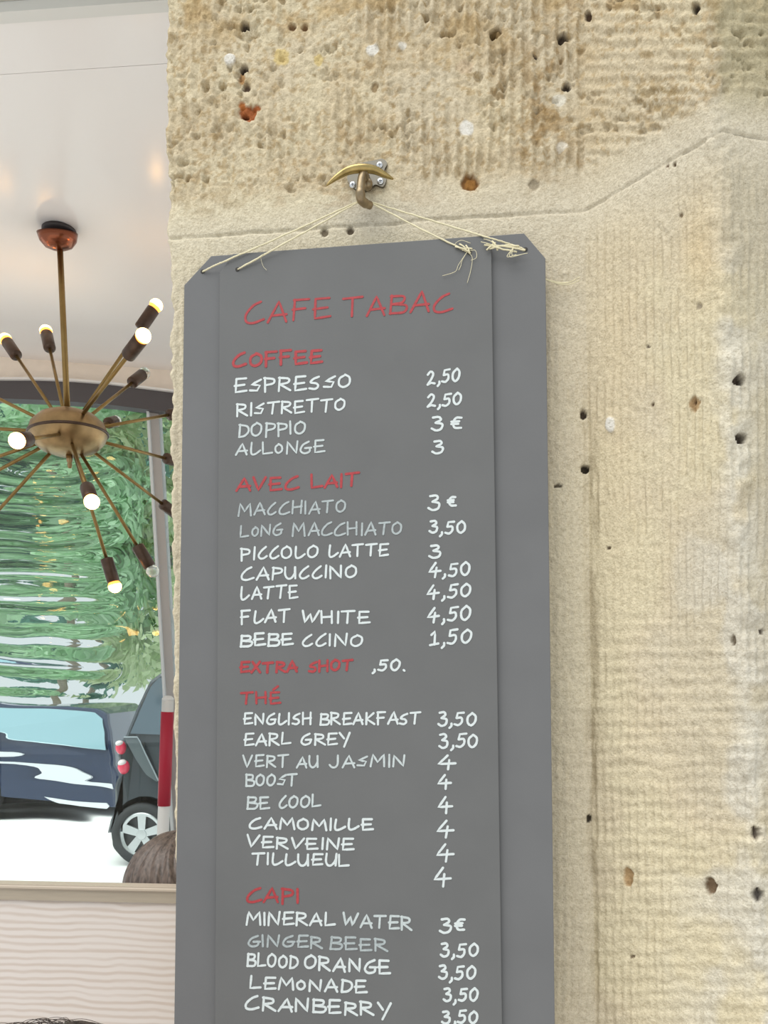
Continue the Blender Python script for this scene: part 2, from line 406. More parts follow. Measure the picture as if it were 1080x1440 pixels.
tag(build('trim_2', bm, mat('ceiling_edge_trim', (222, 222, 218), 0.5)), kind='structure')
bm = bmesh.new(); slab(bm, -3.2, -0.44, lambda x: cedge(x, 1.70), lambda x: cedge(x, 1.951), CZ + 0.012, CZ + 0.30)
tag(build('wall_front', bm, mat('outer_lintel_paint', (186, 186, 176), 0.7)), kind='structure')

def winY(x): return 4.02 + 0.22 * (x + 1.88)
M_beige = mat('beige_wall_paint', (247, 236, 222), 0.6, var=0.03)
def at_win(px, py, off=0.0):
    a = (px - CX) / F; Y = (4.02 + 0.22 * 1.88) / (1 - 0.22 * a)
    p = at(px, py, Y); return Vector((p.x, p.y + off, p.z))
# beige strip over the window, down to the lintel
bm = bmesh.new(); ext = [(-380, 536), (-100, 538), (0, 540), (60, 540), (110, 542), (160, 546), (250, 557), (420, 586), (700, 640)]
pts = [at_win(x, y + 4) for x, y in ext] + [Vector((p.x, p.y, CZ + 0.06)) for p in [at_win(700, 500), at_win(-380, 500)]]
prism(bm, pts, (0, 0.12, 0)); tag(build('wall_back', bm, M_beige), kind='structure')
bm = bmesh.new()
lo = [(-380, 560), (-100, 563), (0, 565), (60, 567), (110, 570), (160, 574), (250, 585), (420, 614), (700, 668)]
pts = [at_win(x, y, -0.05) for x, y in ext] + [at_win(x, y, -0.05) for x, y in lo[::-1]]
prism(bm, pts, (0, 0.075, 0)); tag(build('trim_3', bm, mat('dark_curved_lintel', (84, 80, 82), 0.45)), kind='structure')
bm = bmesh.new()
pts = [at_win(x, y - 2.2, -0.07) for x, y in ext] + [at_win(x, y + 0.6, -0.07) for x, y in ext[::-1]]
prism(bm, pts, (0, 0.1, 0)); tag(build('trim_4', bm, mat('lintel_highlight', (235, 233, 230), 0.4)), kind='structure')  # white strip painted in as the highlight on the lintel's top edge

# window: aluminium mullion, bottom rail and a wavy clear pane to the left of it
win = empty('window_1', (-1.3, 4.2, 0)); tag(win, kind='structure')
M_alu = mat('grey_aluminium', (176, 174, 172), 0.4, metal=0.2)
bm = bmesh.new()
c = [at_win(210, 566), at_win(222, 568), at_win(254, 1120), at_win(242, 1120)]
k = [c[3] + (c[3] - c[0]) * 0.55, c[2] + (c[2] - c[1]) * 0.55]
prism(bm, [c[0], c[1], k[1], k[0]], (0, 0.07, 0)); build('mullion', bm, M_alu, win)
bm = bmesh.new()
c2 = [at_win(206.5, 566, -0.02), at_win(210, 566, -0.02), at_win(242, 1120, -0.02), at_win(238.5, 1120, -0.02)]
k2 = [c2[3] + (c2[3] - c2[0]) * 0.55, c2[2] + (c2[2] - c2[1]) * 0.55]
prism(bm, [c2[0], c2[1], k2[1], k2[0]], (0, 0.07, 0)); build('glazing_bead', bm, mat('pale_glazing_bead', (214, 220, 222), 0.35), win)
bm = bmesh.new(); slab(bm, -3.0, 0.9, lambda x: winY(x) - 0.02, lambda x: winY(x) + 0.07, 0.0, 0.10); build('bottom_rail', bm, M_alu, win)

def make_pane():
    nx, nz_ = 200, 420
    xs = np.linspace(-2.6, 0.55, nx); zs = np.linspace(0.12, EYE + 1.47, nz_)
    Z, X = np.meshgrid(zs, xs, indexing='ij')
    Y = 4.02 + 0.22 * (X + 1.88) + 0.015
    sx = CX + X / Y * F; sy = HY - (Z - EYE) / Y * F
    keep = 1 - 0.92 * sstep(925, 1000, sy)
    fade = sstep(190, 110, sx) * sstep(590, 660, sy) * keep
    arch = 0.0012 * (sx - 70) ** 2 * sstep(1000, 700, sy)
    ph = (sy + arch + 30 * (fbm(sx / 190, sy / 80, 301, 3) - 0.5)) / 30
    wv = np.sin(2 * np.pi * ph) + 0.25 * np.sin(2 * np.pi * ph * 1.7 + 1.3)
    amp = 0.0034 * (0.4 + 1.1 * fbm(sx / 170, sy / 60, 303, 2))
    bul = np.clip(1 - ((sx - 50) / 150) ** 2, 0, 1)
    hh = fade * wv * amp + 0.030 * bul * np.sqrt(bul) * sstep(585, 700, sy) * keep
    Yf = Y - 0.006 - hh; Yb = Y + 0.006
    co = np.concatenate([np.stack([X, Yf, Z], -1).reshape(-1, 3), np.stack([X, Yb, Z], -1).reshape(-1, 3)])
    idx = np.arange(nx * nz_).reshape(nz_, nx); n = nx * nz_
    q = np.stack([idx[:-1, :-1], idx[:-1, 1:], idx[1:, 1:], idx[1:, :-1]], -1).reshape(-1, 4)
    faces = [q, q[:, ::-1] + n]
    loop = np.concatenate([idx[0, :-1], idx[:-1, -1], idx[-1, :0:-1], idx[:0:-1, 0]])
    nx_ = np.roll(loop, -1)
    faces.append(np.stack([nx_, loop, loop + n, nx_ + n], -1))
    q = np.concatenate(faces)
    me = bpy.data.meshes.new('pane'); me.from_pydata(co.tolist(), [], q.tolist()); me.update()
    for p in me.polygons: p.use_smooth = True
    g = mat('wavy_clear_sheet', (238, 249, 246), 0.0, trans=1.0, ior=1.45)
    return link('pane', me, g, win)
make_pane()

# ------------------------------------------------------------------ menu boards
BT = at(512, 345, 1.568); BB = at(512, 1440, 1.487)
hv = Vector((1, -TW, 0)).normalized(); vv = (BT - BB).normalized(); bn = hv.cross(vv).normalized()   # faces into the wall or the viewer
if bn.y > 0: bn = -bn
def grey_paint(name, rgb):
    return mat(name, rgb, 0.62, spec=0.3, var=0.035, vscale=9, bump=0.04, bscale=220)
M_board = grey_paint('grey_board_paint', (104, 105, 106)); M_panel = grey_paint('grey_panel_paint', (101, 102, 102))
def board(name, px_pts, off, thick, m):
    p0 = BT + bn * off
    P = [ray_plane(x, y, p0, bn) for x, y in px_pts]
    bm = bmesh.new(); prism(bm, P, -bn * thick)
    bmesh.ops.bevel(bm, geom=[e for e in bm.edges], offset=0.0012, segments=2, affect='EDGES', profile=0.6)
    return build(name, bm, m)
back = board('menu_board', [(259, 401), (297, 360), (737, 328), (767, 363), (781, 1500), (244, 1500)], 0.0, 0.009, M_board)
tag(back, 'large grey board with clipped corners hanging behind the written menu panel on the stone pier', 'board')
PO = 0.010
panel = board('menu_sign', [(309, 384), (327, 357), (680, 331.5), (691, 346), (707, 1500), (302, 1500)], PO, 0.009, M_panel)
tag(panel, 'grey cafe menu panel with handwritten red headings and white drinks and prices', 'menu board')

M_hole = mat('drilled_hole', (60, 58, 56), 0.9)
def hole(x, y, off, parent):
    p = ray_plane(x, y, BT + bn * off, bn); bm = bmesh.new()
    lathe(bm, [(0.0021, 0), (0.0042, 0.0), (0.0042, 0.0008), (0.0021, 0.0011)], p, bn, 16); build('dark_hole_disc', bm, M_hole, parent)  # dark disc stands in for the dark of a plain drilled hole
hole(285, 382, 0.0, back); hole(739, 351, 0.0, back); hole(334, 379, PO, panel); hole(660, 355, PO, panel)

# ---- handwriting: stroke letters, x to the right, y up, cap height 1
G = {
 'A': (.82, ['0,0 .46,1 .80,0', '.14,.32 .80,.36']), 'B': (.72, ['.02,0 .08,1', '~.04,.96 .62,.92 .56,.60 .12,.52', '~.12,.52 .72,.42 .62,.06 .0,.02']),
 'C': (.80, ['~.72,1 .38,.82 .06,.42 .06,.08 .36,.0 .82,.16']), 'D': (.72, ['.05,0 .08,1', '~.02,.98 .58,.82 .70,.42 .42,.08 .04,0']),
 'E': (.74, ['.10,.98 .08,.02 .76,.10', '.10,.98 .70,1.0', '.0,.48 .62,.54']), 'F': (.72, ['.10,1 .08,-.04', '.06,.98 .72,1.0', '.02,.50 .58,.54']),
 'G': (.80, ['~.66,1 .22,.72 .04,.26 .28,.0 .66,.12 .74,.42', '.36,.44 .80,.46']), 'H': (.80, ['.04,1 .04,0', '.72,1 .70,0', '.06,.48 .74,.54']),
 'I': (.14, ['.07,1 .07,0']), 'J': (.72, ['~.58,1 .58,.30 .40,.02 .18,.02 .02,.22']), 'K': (.74, ['.06,1 .06,0', '.66,.98 .10,.46 .74,.02']),
 'L': (.72, ['.06,1 .04,.02 .72,.10']), 'l': (.70, ['~.10,1 .05,.30 .14,.02 .40,.08 .72,.34']),
 'M': (.98, ['.0,0 .12,1 .48,.36 .86,1 .96,0']), 'N': (.82, ['.04,0 .06,.98 .72,.04 .78,1']), 'O': (.76, ['~.42,.96 .08,.70 .06,.22 .34,.02 .66,.26 .70,.74 .40,.98']),
 'o': (.60, ['~.34,.80 .08,.58 .08,.24 .28,.08 .52,.28 .52,.62 .30,.82']), 'P': (.66, ['.06,-.06 .08,1', '~.02,.98 .60,.86 .58,.56 .12,.44']),
 'R': (.78, ['.05,-.02 .07,1', '~.02,.98 .60,.88 .58,.60 .10,.48', '.14,.46 .78,.0']), 'S': (.68, ['~.66,.94 .30,.78 .12,.54 .48,.44 .58,.22 .36,.04 .02,.10']),
 's': (.72, ['.70,.92 .10,.58 .62,.48 .46,.10 .0,.14']), 'T': (.84, ['.0,.94 .84,1.0', '.42,.96 .36,0']), 'U': (.76, ['~.05,1 .04,.36 .20,.02 .46,.06 .68,.46 .72,1', '.72,1 .72,.02']),
 'u': (.74, ['~.08,1 .05,.36 .22,.02 .48,.10 .66,.50 .70,1']), 'V': (.76, ['.0,1 .28,.02 .76,.98']), 'W': (1.05, ['.0,1 .20,.04 .50,.74 .70,.04 1.05,1']),
 'X': (.74, ['.04,1 .72,0', '.66,1 .0,0']), 'Y': (.80, ['.04,1 .36,.50', '.80,1.0 .34,-.22']),
 'Z': (.72, ['.04,.98 .68,.98 .04,.04 .72,.04']), 'c': (.66, ['~.62,.98 .28,.66 .06,.28 .16,.02 .40,.02 .66,.20']), 
 'E2': (.74, ['.10,.98 .08,.02 .76,.10', '.10,.98 .70,1.0', '.0,.48 .62,.54', '.30,1.22 .62,1.52']),
 '0': (.70, ['~.38,.96 .08,.66 .08,.22 .32,.02 .60,.28 .64,.72 .40,.98']), '1': (.52, ['.06,.76 .30,1.0 .28,.04', '.0,.02 .56,.10']),
 '2': (.66, ['~.06,.78 .32,1.0 .54,.80 .36,.40 .04,.02', '.04,.02 .34,.14 .66,.06']), '3': (.62, ['~.08,.94 .40,.98 .50,.78 .22,.56', '~.22,.56 .58,.46 .52,.12 .24,.0 .0,.14']),
 '4': (.80, ['.44,1 .02,.34 .80,.40', '.52,.64 .44,-.06']), '5': (.66, ['.66,.98 .20,.94 .14,.56', '~.14,.56 .50,.58 .54,.26 .30,.02 .0,.08']),
 ',': (.22, ['~.16,.12 .16,-.06 .02,-.22']), '.': (.2, ['.08,.06 .14,.0']), 'e': (.72, ['~.70,.92 .34,.90 .12,.50 .26,.08 .72,.06', '.0,.58 .56,.62', '.0,.38 .52,.40']),
 'q': (.5, ['~.10,1 .05,.5 .35,.1 1.0,.5']),
}
def strokes(word):
    out = []; x = 0.0; i = 0
    while i < len(word):
        ch = word[i]
        if ch == '^': key = 'E2'
        else: key = ch
        if ch == ' ': x += 0.5; i += 1; continue
        w, ss = G[key]
        jx, jy = R.uniform(-.03, .03), R.uniform(-.05, .05); sc = R.uniform(.94, 1.06); sl = R.uniform(-.04, .06)
        for s in ss:
            sm = s[0] == '~'
            P = [tuple(float(v) for v in t.split(',')) for t in s.lstrip('~').split()]
            P = [(x + jx + a * R.uniform(.97, 1.03) + sl * b, jy + b * sc) for a, b in P]
            if sm: P = [(v.x, v.y) for v in catmull([(a, b, 0) for a, b in P], 6)]
            out.append(P)
        x += w + 0.20; i += 1
    return out, x - 0.20

M_white = mat('white_paint_marker', (200, 208, 208), 0.6, var=0.06, vscale=180)
M_dim = mat('thin_white_marker', (160, 169, 170), 0.6, var=0.16, vscale=200)
M_mid = mat('worn_white_marker', (182, 191, 191), 0.6, var=0.10, vscale=200)
M_red = mat('red_paint_marker', (160, 56, 60), 0.65, var=0.14, vscale=160)
def ink(bm, pts, w):
    n = len(pts); nor = bn; up = 0.0005 + R.uniform(0, 0.00012)
    # a flat bead of paint lying on the panel, with round ends
    L, Rr = [], []
    for i in range(n):
        d = (pts[min(i + 1, n - 1)] - pts[max(i - 1, 0)])
        if d.length < 1e-7: d = hv.copy()
        s = d.normalized().cross(nor) * (w * 0.5 * R.uniform(.90, 1.08))
        L.append(pts[i] + s); Rr.append(pts[i] - s)
    d0 = (pts[1] - pts[0]).normalized(); d1 = (pts[-1] - pts[-2]).normalized()
    s0, s1 = d0.cross(nor), d1.cross(nor)
    ring = list(L)
    for a in (45, 90, 135): ring.append(pts[-1] + (s1 * math.cos(math.radians(a)) + d1 * math.sin(math.radians(a))) * w * 0.5)
    ring += Rr[::-1]
    for a in (45, 90, 135): ring.append(pts[0] - (s0 * math.cos(math.radians(a)) + d0 * math.sin(math.radians(a))) * w * 0.5)
    m = len(ring); lift = [i / n for i in range(n)] + [1, 1, 1] + [i / n for i in range(n)][::-1] + [0, 0, 0]
    top = [bm.verts.new(p + nor * (up + 0.00015 * lift[i])) for i, p in enumerate(ring)]; bot = [bm.verts.new(p - nor * 0.0002) for p in ring]
    def face(v):
        try: bm.faces.new(v)
        except ValueError: pass
    for i in range(n - 1): face((top[i], top[i + 1], top[m - 4 - i - 1 - 0], top[m - 4 - i]))
    face([top[n - 1], top[n], top[n + 1], top[n + 2], top[n + 3]])
    face([top[m - 4]] + top[m - 3:] + [top[0]])
    for i in range(m):
        j = (i + 1) % m; face((top[i], bot[i], bot[j], top[j]))
PP = BT + bn * PO
def write(word, x0, y0, x1, y1, h, m, name, wpx=3.4, label=None):
    ss, tot = strokes(word); bm = bmesh.new()
    for s in ss:
        pts = []
        for a, b in s:
            t = a / tot; x = x0 + (x1 - x0) * t; y = y0 + (y1 - y0) * t - b * h
            p = ray_plane(x, y, PP, bn)
            if not pts or (p - pts[-1]).length > 2e-4: pts.append(p)
        if len(pts) > 1:
            dense = [pts[0]]
            for a, b in zip(pts, pts[1:]):
                k = max(1, int((b - a).length / 0.006))
                dense += [a + (b - a) * (j / k) for j in range(1, k + 1)]
            ink(bm, dense, wpx * 0.00124)
    o = build(name, bm, m, panel)
    if label: o['label'] = label
WD = [  # red headings
 ('CAFE', 345, 454, 464, 448, 29, 'r', 3.6), ('TABAC', 484, 445, 635, 437, 27, 'r', 3.6), ('COFFEE', 328, 516, 453, 510, 19, 'r', 4.2),
 ('AVEC', 333, 691, 420, 689, 18, 'r', 3.8), ('LAIT', 437, 687, 504, 683, 18, 'r', 3.8), ('EXTRA', 338, 946, 418, 944, 14.5, 'r', 4.0), ('SHOT', 434, 945, 495, 942, 14.5, 'r', 3.8),
 ('TH^', 339, 990, 394, 989, 16, 'r', 3.4), ('CAPI', 347, 1269, 421, 1269, 20, 'r', 3.8),
 # drinks
 ('EsPRESsO', 330, 553, 493, 545, 19, 'w', 3.4), ('RIsTRETTO', 333, 585, 485, 577, 17, 'w', 3.2), ('DOPPIO', 335, 615, 430, 610, 18, 'm', 3.2), ('AlLoNGE', 332, 640, 456, 636, 16.5, 'm', 3.0),
 ('MAcCHIATO', 336, 725, 486, 720, 17, 'd', 3.0), ('LoNG', 338, 756, 397, 753, 16, 'd', 3.0), ('MACCHIATO', 412, 754, 565, 751, 17.5, 'd', 3.0),
 ('PIccOlO', 339, 787, 447, 784, 17, 'w', 3.2), ('lATTE', 462, 784, 546, 781, 17, 'w', 3.2), ('CAPUccINO', 340, 815, 501, 812, 17, 'w', 3.2), ('lATTE', 339, 843, 418, 841, 17.5, 'w', 3.2),
 ('FlAT', 339, 877, 408, 874, 17.5, 'w', 3.3), ('WHITE', 425, 875, 519, 876, 16.5, 'w', 3.3), ('BEBE', 338, 909, 412, 907, 16.5, 'w', 3.6), ('ccINO', 424, 909, 509, 908, 16.5, 'w', 3.2),
 ('ENGlISH', 343, 1019, 438, 1018, 15.5, 'w', 3.2), ('BREAKFAST', 450, 1019, 591, 1018, 16, 'w', 3.2), ('EARL', 343, 1048, 408, 1047, 16, 'w', 3.2), ('GREY', 423, 1048, 493, 1047, 15.5, 'w', 3.2),
 ('VERT', 343, 1079, 405, 1078, 16.5, 'm', 3.0), ('AU', 417, 1079, 447, 1079, 15.5, 'm', 3.0), ('JAsMIN', 463, 1079, 569, 1078, 16.5, 'm', 3.0), ('BOOsT', 346, 1105, 418, 1105, 16, 'm', 3.2),
 ('BE', 348, 1138, 379, 1138, 17, 'm', 3.2), ('cOOL', 392, 1136, 451, 1134, 16.5, 'm', 3.2), ('CAMOMIllE', 351, 1165, 524, 1168, 15.5, 'w', 3.4),
 ('VERVEINE', 347, 1191, 497, 1196, 16, 'w', 3.3), ('TIllUEUL', 354, 1215, 491, 1218, 16, 'w', 3.3), ('MINERAL', 347, 1301, 471, 1301, 18, 'w', 3.3), ('WATER', 483, 1302, 579, 1308, 17.5, 'm', 3.3),
 ('GINGER', 348, 1330, 453, 1333, 16, 'd', 3.2), ('BEER', 464, 1334, 544, 1338, 17, 'd', 3.2), ('BLOOD', 348, 1359, 418, 1361, 17.5, 'w', 3.3), ('ORANGE', 428, 1362, 548, 1370, 18, 'w', 3.5),
 ('LEMoNADE', 351, 1390, 515, 1396, 17, 'w', 3.4), ('CRANBERRY', 345, 1419, 549, 1429, 18, 'w', 3.5)]
PR = [('2,50', 601, 541, 647, 536, 18), ('2,50', 601, 572, 649, 569, 17), ('3', 607, 605, 623, 605, 20), ('e', 634, 602, 648, 602, 16), ('3', 607, 638, 622, 638, 18),
 ('3', 603, 718, 619, 718, 20), ('e', 630, 712, 641, 712, 13), ('3,50', 604, 750, 655, 750, 17.5), ('3', 603, 785, 619, 785, 18), ('4,50', 603, 811, 662, 809, 18), ('4,50', 601, 842, 662, 838, 18.5),
 ('4,50', 601, 875, 662, 871, 19.5), ('1,50', 605, 908, 663, 904, 19.5), (',50.', 524, 943, 570, 943, 15.5), ('3,50', 616, 1020, 669, 1020, 19), ('3,50', 618, 1052, 672, 1051, 19),
 ('4', 617, 1081, 642, 1081, 18), ('4', 616, 1108, 635, 1108, 18), ('4', 616, 1142, 635, 1142, 21), ('4', 614, 1176, 637, 1176, 21), ('4', 614, 1211, 638, 1211, 23), ('4', 611, 1244, 634, 1244, 24),
 ('3', 618, 1311, 634, 1311, 20), ('e', 640, 1309, 653, 1309, 16), ('3,50', 620, 1345, 672, 1345, 18), ('3,50', 617, 1377, 669, 1376, 18), ('3,50', 624, 1408, 672, 1408, 18), ('3,50', 622, 1439, 672, 1439, 17.5)]
MM = {'r': M_red, 'w': M_white, 'm': M_mid, 'd': M_dim}
for w, x0, y0, x1, y1, h, k, wp in WD:
    write(w, x0, y0, x1, y1, h, MM[k], 'heading_lettering' if k == 'r' else 'drink_lettering', wp, 'red handwritten heading word' if k == 'r' else None)
for w, x0, y0, x1, y1, h in PR:
    write(w, x0, y0, x1, y1, h, M_white, 'price_lettering', 3.5)

# ------------------------------------------------------------------ brass hook with its plate and screws
M_brass = mat('aged_brass', (170, 150, 100), 0.34, metal=1.0, var=0.22, vscale=60)
M_bronze = mat('dull_bronze', (150, 134, 108), 0.42, metal=0.85, var=0.2, vscale=70)
M_zinc = mat('zinc_plate', (122, 118, 108), 0.42, metal=0.9)
M_screw = mat('bright_screw', (214, 218, 222), 0.3, metal=0.9)
hook = empty('wall_hook', at(512, 256, 1.597)); tag(hook, 'brass hook with crescent crossbar screwed to the stone above the menu board', 'hook')
wn = Vector((-TW, -1, 0)).normalized()
def wp(px, py, off):      # a point standing off the stone face
    return ray_plane(px, py, Vector((0, 1.6, EYE)) + wn * off, wn)
bm = bmesh.new()
outl = catmull([wp(x, y, 0.002) for x, y in [(493, 262), (489, 254), (492, 243), (505, 233), (527, 228), (538, 226), (545, 232), (541, 242), (544, 254), (539, 265), (529, 262), (522, 266), (510, 272), (500, 268), (493, 262)]], 4)[:-1]
prism(bm, outl, wn * 0.006); build('plate', bm, M_zinc, hook)
for x, y in ((534, 232), (535, 255), (496, 260)):
    bm = bmesh.new(); p = wp(x, y, 0.008); lathe(bm, [(0.0068, 0), (0.0064, 0.0016), (0.0035, 0.003), (0, 0.0033)], p, wn, 20)
    sc_ = build('screw', bm, M_screw, hook, True)
    bm = bmesh.new(); a = Vector((0, 0, 1)); s = hv
    for q in ((hv, a), (a, hv)):
        e, g = q; c0 = p + wn * 0.0030
        prism(bm, [c0 + e * 0.0034 + g * 0.0007, c0 - e * 0.0034 + g * 0.0007, c0 - e * 0.0034 - g * 0.0007, c0 + e * 0.0034 - g * 0.0007], wn * 0.0006)
    build('cross_slot', bm, mat('screw_slot', (82, 86, 92), 0.6), sc_)
bm = bmesh.new()
pr = [wp(511, 244, 0.055), wp(508.5, 252, 0.060), wp(507, 266, 0.062), wp(507, 276, 0.060), wp(509, 282, 0.052), wp(514, 286, 0.040), wp(521, 289, 0.030)]
tube(bm, catmull(pr, 5), [0.0078] * 12 + [0.0092] * 8 + [0.0086] * 6 + [0.0074] * 5, 14); build('prong', bm, M_bronze, hook, True)
bm = bmesh.new(); tube(bm, [wp(514, 250, 0.004), wp(511, 246, 0.058)], 0.009, 14); tube(bm, [wp(517, 262, 0.004), wp(517, 258, 0.032), wp(517, 256, 0.036)], [0.0095, 0.0095, 0.006], 14)
build('arm', bm, M_bronze, hook, True)
bm = bmesh.new()
cr = catmull([wp(x, y, o) for x, y, o in [(459, 261, 0.066), (474, 249, 0.066), (490, 240, 0.064), (508, 237, 0.060), (526, 239, 0.052), (541, 246, 0.044), (553, 252, 0.036)]], 6)
n = len(cr); tube(bm, cr, [0.0012 + 0.0085 * math.sin(math.pi * (i + 0.3) / (n - 0.4)) ** 0.8 for i in range(n)], 12, flat=0.75); build('crossbar', bm, M_brass, hook, True)

# ------------------------------------------------------------------ twine
M_twine = mat('natural_twine', (226, 218, 184), 0.85, bump=0.4, bscale=900)
HK = wp(508, 283, 0.045); HL = wp(500, 285, 0.046); HR = wp(521, 284, 0.030)
def bp(x, y, off=0.0012): return ray_plane(x, y, BT + bn * off, bn)
def strand(bm, pts, r, sag=0.002, n=14):
    P = catmull(pts, n); out = []
    for i, p in enumerate(P):
        out.append(p + Vector((R.uniform(-1, 1), R.uniform(-1, 1), R.uniform(-1, 1))) * r * 0.25)
    tube(bm, out, [r * R.uniform(.85, 1.15) for _ in out], 6)
def wisp(bm, base, pts, r=0.0005):
    tube(bm, catmull([base] + pts, 6), r, 4)
t1 = bmesh.new()
strand(t1, [bp(285, 382, .002), bp(303, 373, PO + .0005), bp(318, 366.5, PO + .0035), (bp(285, 382, .004) + HL) / 2 + Vector((0, -.004, -.003)), HL, HK + Vector((0, -0.009, -.004)), HR, (bp(739, 351, .004) + HR) / 2 + Vector((0, -.004, -.002)), bp(690, 335, PO + .0035), bp(710, 341, PO), bp(739, 351, .002)], 0.0015)
o1 = build('twine', t1, M_twine, None, True); tag(o1, 'pale twine running over the hook to the outer holes of the back board', 'string')
t2 = bmesh.new()
strand(t2, [bp(334, 379, PO + .002), (bp(334, 379, PO + .003) + HL) / 2 + Vector((0, -.006, -.005)), HL + Vector((0.002, -.003, -.003)), HK + Vector((0, -0.011, -.009)), HR + Vector((0, -.002, -.003)), (bp(660, 355, PO + .003) + HR) / 2 + Vector((0, -.004, -.005)), bp(660, 355, PO + .002)], 0.0015)
o2 = build('twine', t2, M_twine, None, True); tag(o2, 'pale twine running over the hook to the inner holes of the front menu panel', 'string')
kb = bmesh.new()
for a, b in [((681, 345), (739, 352)), ((684, 343), (727, 354)), ((688, 350), (730, 346)), ((692, 339), (700, 352)), ((684, 352), (697, 341))]:
    strand(kb, [bp(*a, .015), bp((a[0] + b[0]) / 2, (a[1] + b[1]) / 2 + R.uniform(-3, 2), .017), bp(*b, .013)], 0.0016, n=8)
for e in [(676, 340), (680, 336), (733, 358), (742, 356), (726, 358)]:
    wisp(kb, bp(700 if e[0] < 700 else 722, 348, .017), [bp((e[0] + 700) / 2, e[1] + 3, .018), bp(*e, .018)], .0007)
build('frayed_knot', kb, M_twine, o1, True)
kb = bmesh.new()
for pts in [[(812, 391), (800, 397), (786, 398), (770, 394), (755, 388)], [(816, 389), (802, 396), (788, 397), (770, 393), (758, 388)], [(815, 394), (803, 399), (790, 400), (772, 395), (758, 389)]]:
    P = [wp(x, y, 0.012) for x, y in pts[:-1]] + [wp(*pts[-1], 0.014)]
    tube(kb, catmull(P, 6), 0.0009, 5)
build('loose_end', kb, M_twine, o1, True)
kb = bmesh.new()
for a, b in [((640, 347), (662, 356)), ((646, 343), (658, 354)), ((650, 352), (664, 350)), ((655, 345), (661, 357))]:
    strand(kb, [bp(*a, PO + .003), bp((a[0] + b[0]) / 2, (a[1] + b[1]) / 2 - 2, PO + .005), bp(*b, PO + .003)], 0.0014, n=6)
for pts in [[(645, 372), (640, 382), (622, 388)], [(664, 362), (662, 380), (657, 398)], [(668, 352), (670, 362), (662, 366)], [(640, 345), (648, 338), (662, 342)], [(650, 366), (648, 374), (645, 380)]]:
    wisp(kb, bp(657, 354, PO + .003), [bp(x, y, PO + .003) for x, y in pts])
build('frayed_knot', kb, M_twine, o2, True)
kb = bmesh.new(); wisp(kb, bp(372, 356, PO + .012), [bp(x, y, PO + .004) for x, y in [(367, 362), (370, 374), (375, 380)]], .0004); build('stray_fibre', kb, M_twine, o2, True)

# ------------------------------------------------------------------ chandelier
CY = 2.90
body_c = at(96, 609, CY)
ch = empty('chandelier', body_c); tag(ch, 'brass sputnik chandelier with bulbs on radiating arms hanging from the glossy ceiling', 'chandelier')
M_cbrass = mat('chandelier_brass', (158, 132, 94), 0.33, metal=0.9, var=0.2, vscale=25)
M_rod = mat('chandelier_rod_brass', (146, 120, 74), 0.35, metal=0.85, var=0.12, vscale=30)
M_socket = mat('dark_bronze_socket', (84, 68, 58), 0.38, metal=0.7, var=0.2, vscale=40)
M_copper = mat('copper_canopy', (140, 84, 62), 0.22, metal=0.95)
M_lit = mat('lit_bulb', (255, 225, 170), 0.3, emit=(1.0, 0.52, 0.15), estr=20.0)
M_lit2 = mat('lit_bulb_neck', (255, 190, 110), 0.3, emit=(1.0, 0.36, 0.05), estr=2.2)
M_off = mat('unlit_clear_bulb', (235, 235, 225), 0.05, trans=0.7, ior=1.3)
ax = (at(85, 345, CY) - at(96, 590, CY)).normalized()
bm = bmesh.new()
lathe(bm, [(0, -0.080), (0.05, -0.076), (0.095, -0.058), (0.124, -0.030), (0.134, -0.004), (0.135, 0.0), (0.134, 0.004), (0.124, 0.032), (0.095, 0.060), (0.05, 0.078), (0, 0.082)], body_c, ax, 48)
build('hub', bm, M_cbrass, ch, True)
bm = bmesh.new(); lathe(bm, [(0.1345, -0.008), (0.138, -0.005), (0.138, 0.0), (0.1345, 0.002)], body_c, ax, 48); build('hub_seam', bm, M_socket, ch, True)
bm = bmesh.new(); lathe(bm, [(0.012, 0.0), (0.010, 0.022), (0.007, 0.028), (0.009, 0.034), (0.006, 0.046), (0, 0.048)], body_c - ax * 0.078, -ax, 16); build('finial', bm, M_cbrass, ch, True)
ctop = at(84, 327, CY); t = (CZ - body_c.z) / ax.z; ceil_p = body_c + ax * t
bm = bmesh.new(); tube(bm, [body_c + ax * 0.07, ceil_p - ax * 0.002], 0.0105, 14); build('stem', bm, M_rod, ch, True)
bm = bmesh.new(); lathe(bm, [(0.0, 0.0), (0.02, 0.001), (0.045, 0.010), (0.062, 0.030), (0.069, 0.056), (0.067, 0.056), (0.060, 0.032), (0.04, 0.014), (0.0, 0.006)], ceil_p - Vector((0, 0, 0.072)) - ax * 0.004, Vector((0.0, -0.30, 1)), 36); build('canopy', bm, M_copper, ch, True)
bm = bmesh.new(); lathe(bm, [(0.058, 0.0), (0.058, 0.012), (0.03, 0.014)], Vector((ceil_p.x, ceil_p.y, CZ - 0.0145)), Vector((0, 0, 1)), 30); build('canopy_shade_disc', bm, mat('canopy_gap_shade', (60, 54, 54), 0.5), ch, True)  # dark disc stands in for the canopy's shaded gap and its ceiling reflection
LEN = 0.575
arms = [(6, 475, 1, 1), (64, 463, 1, 1), (204, 469, -1, 1), (222, 426, 1, 1), (205, 523, 1, 0), (164, 592, 1, 0), (268, 578, 1, 1), (262, 652, 1, 1), (257, 730, 1, 1),
        (217, 807, 1, 0), (163, 829, 1, 1), (130, 708, -1, 1), (-45, 765, 1, 1), (-75, 700, 1, 1), (-92, 672, 1, 1), (22, 620, -1, 1), (-100, 597, 1, 1), (-80, 522, 1, 1)]
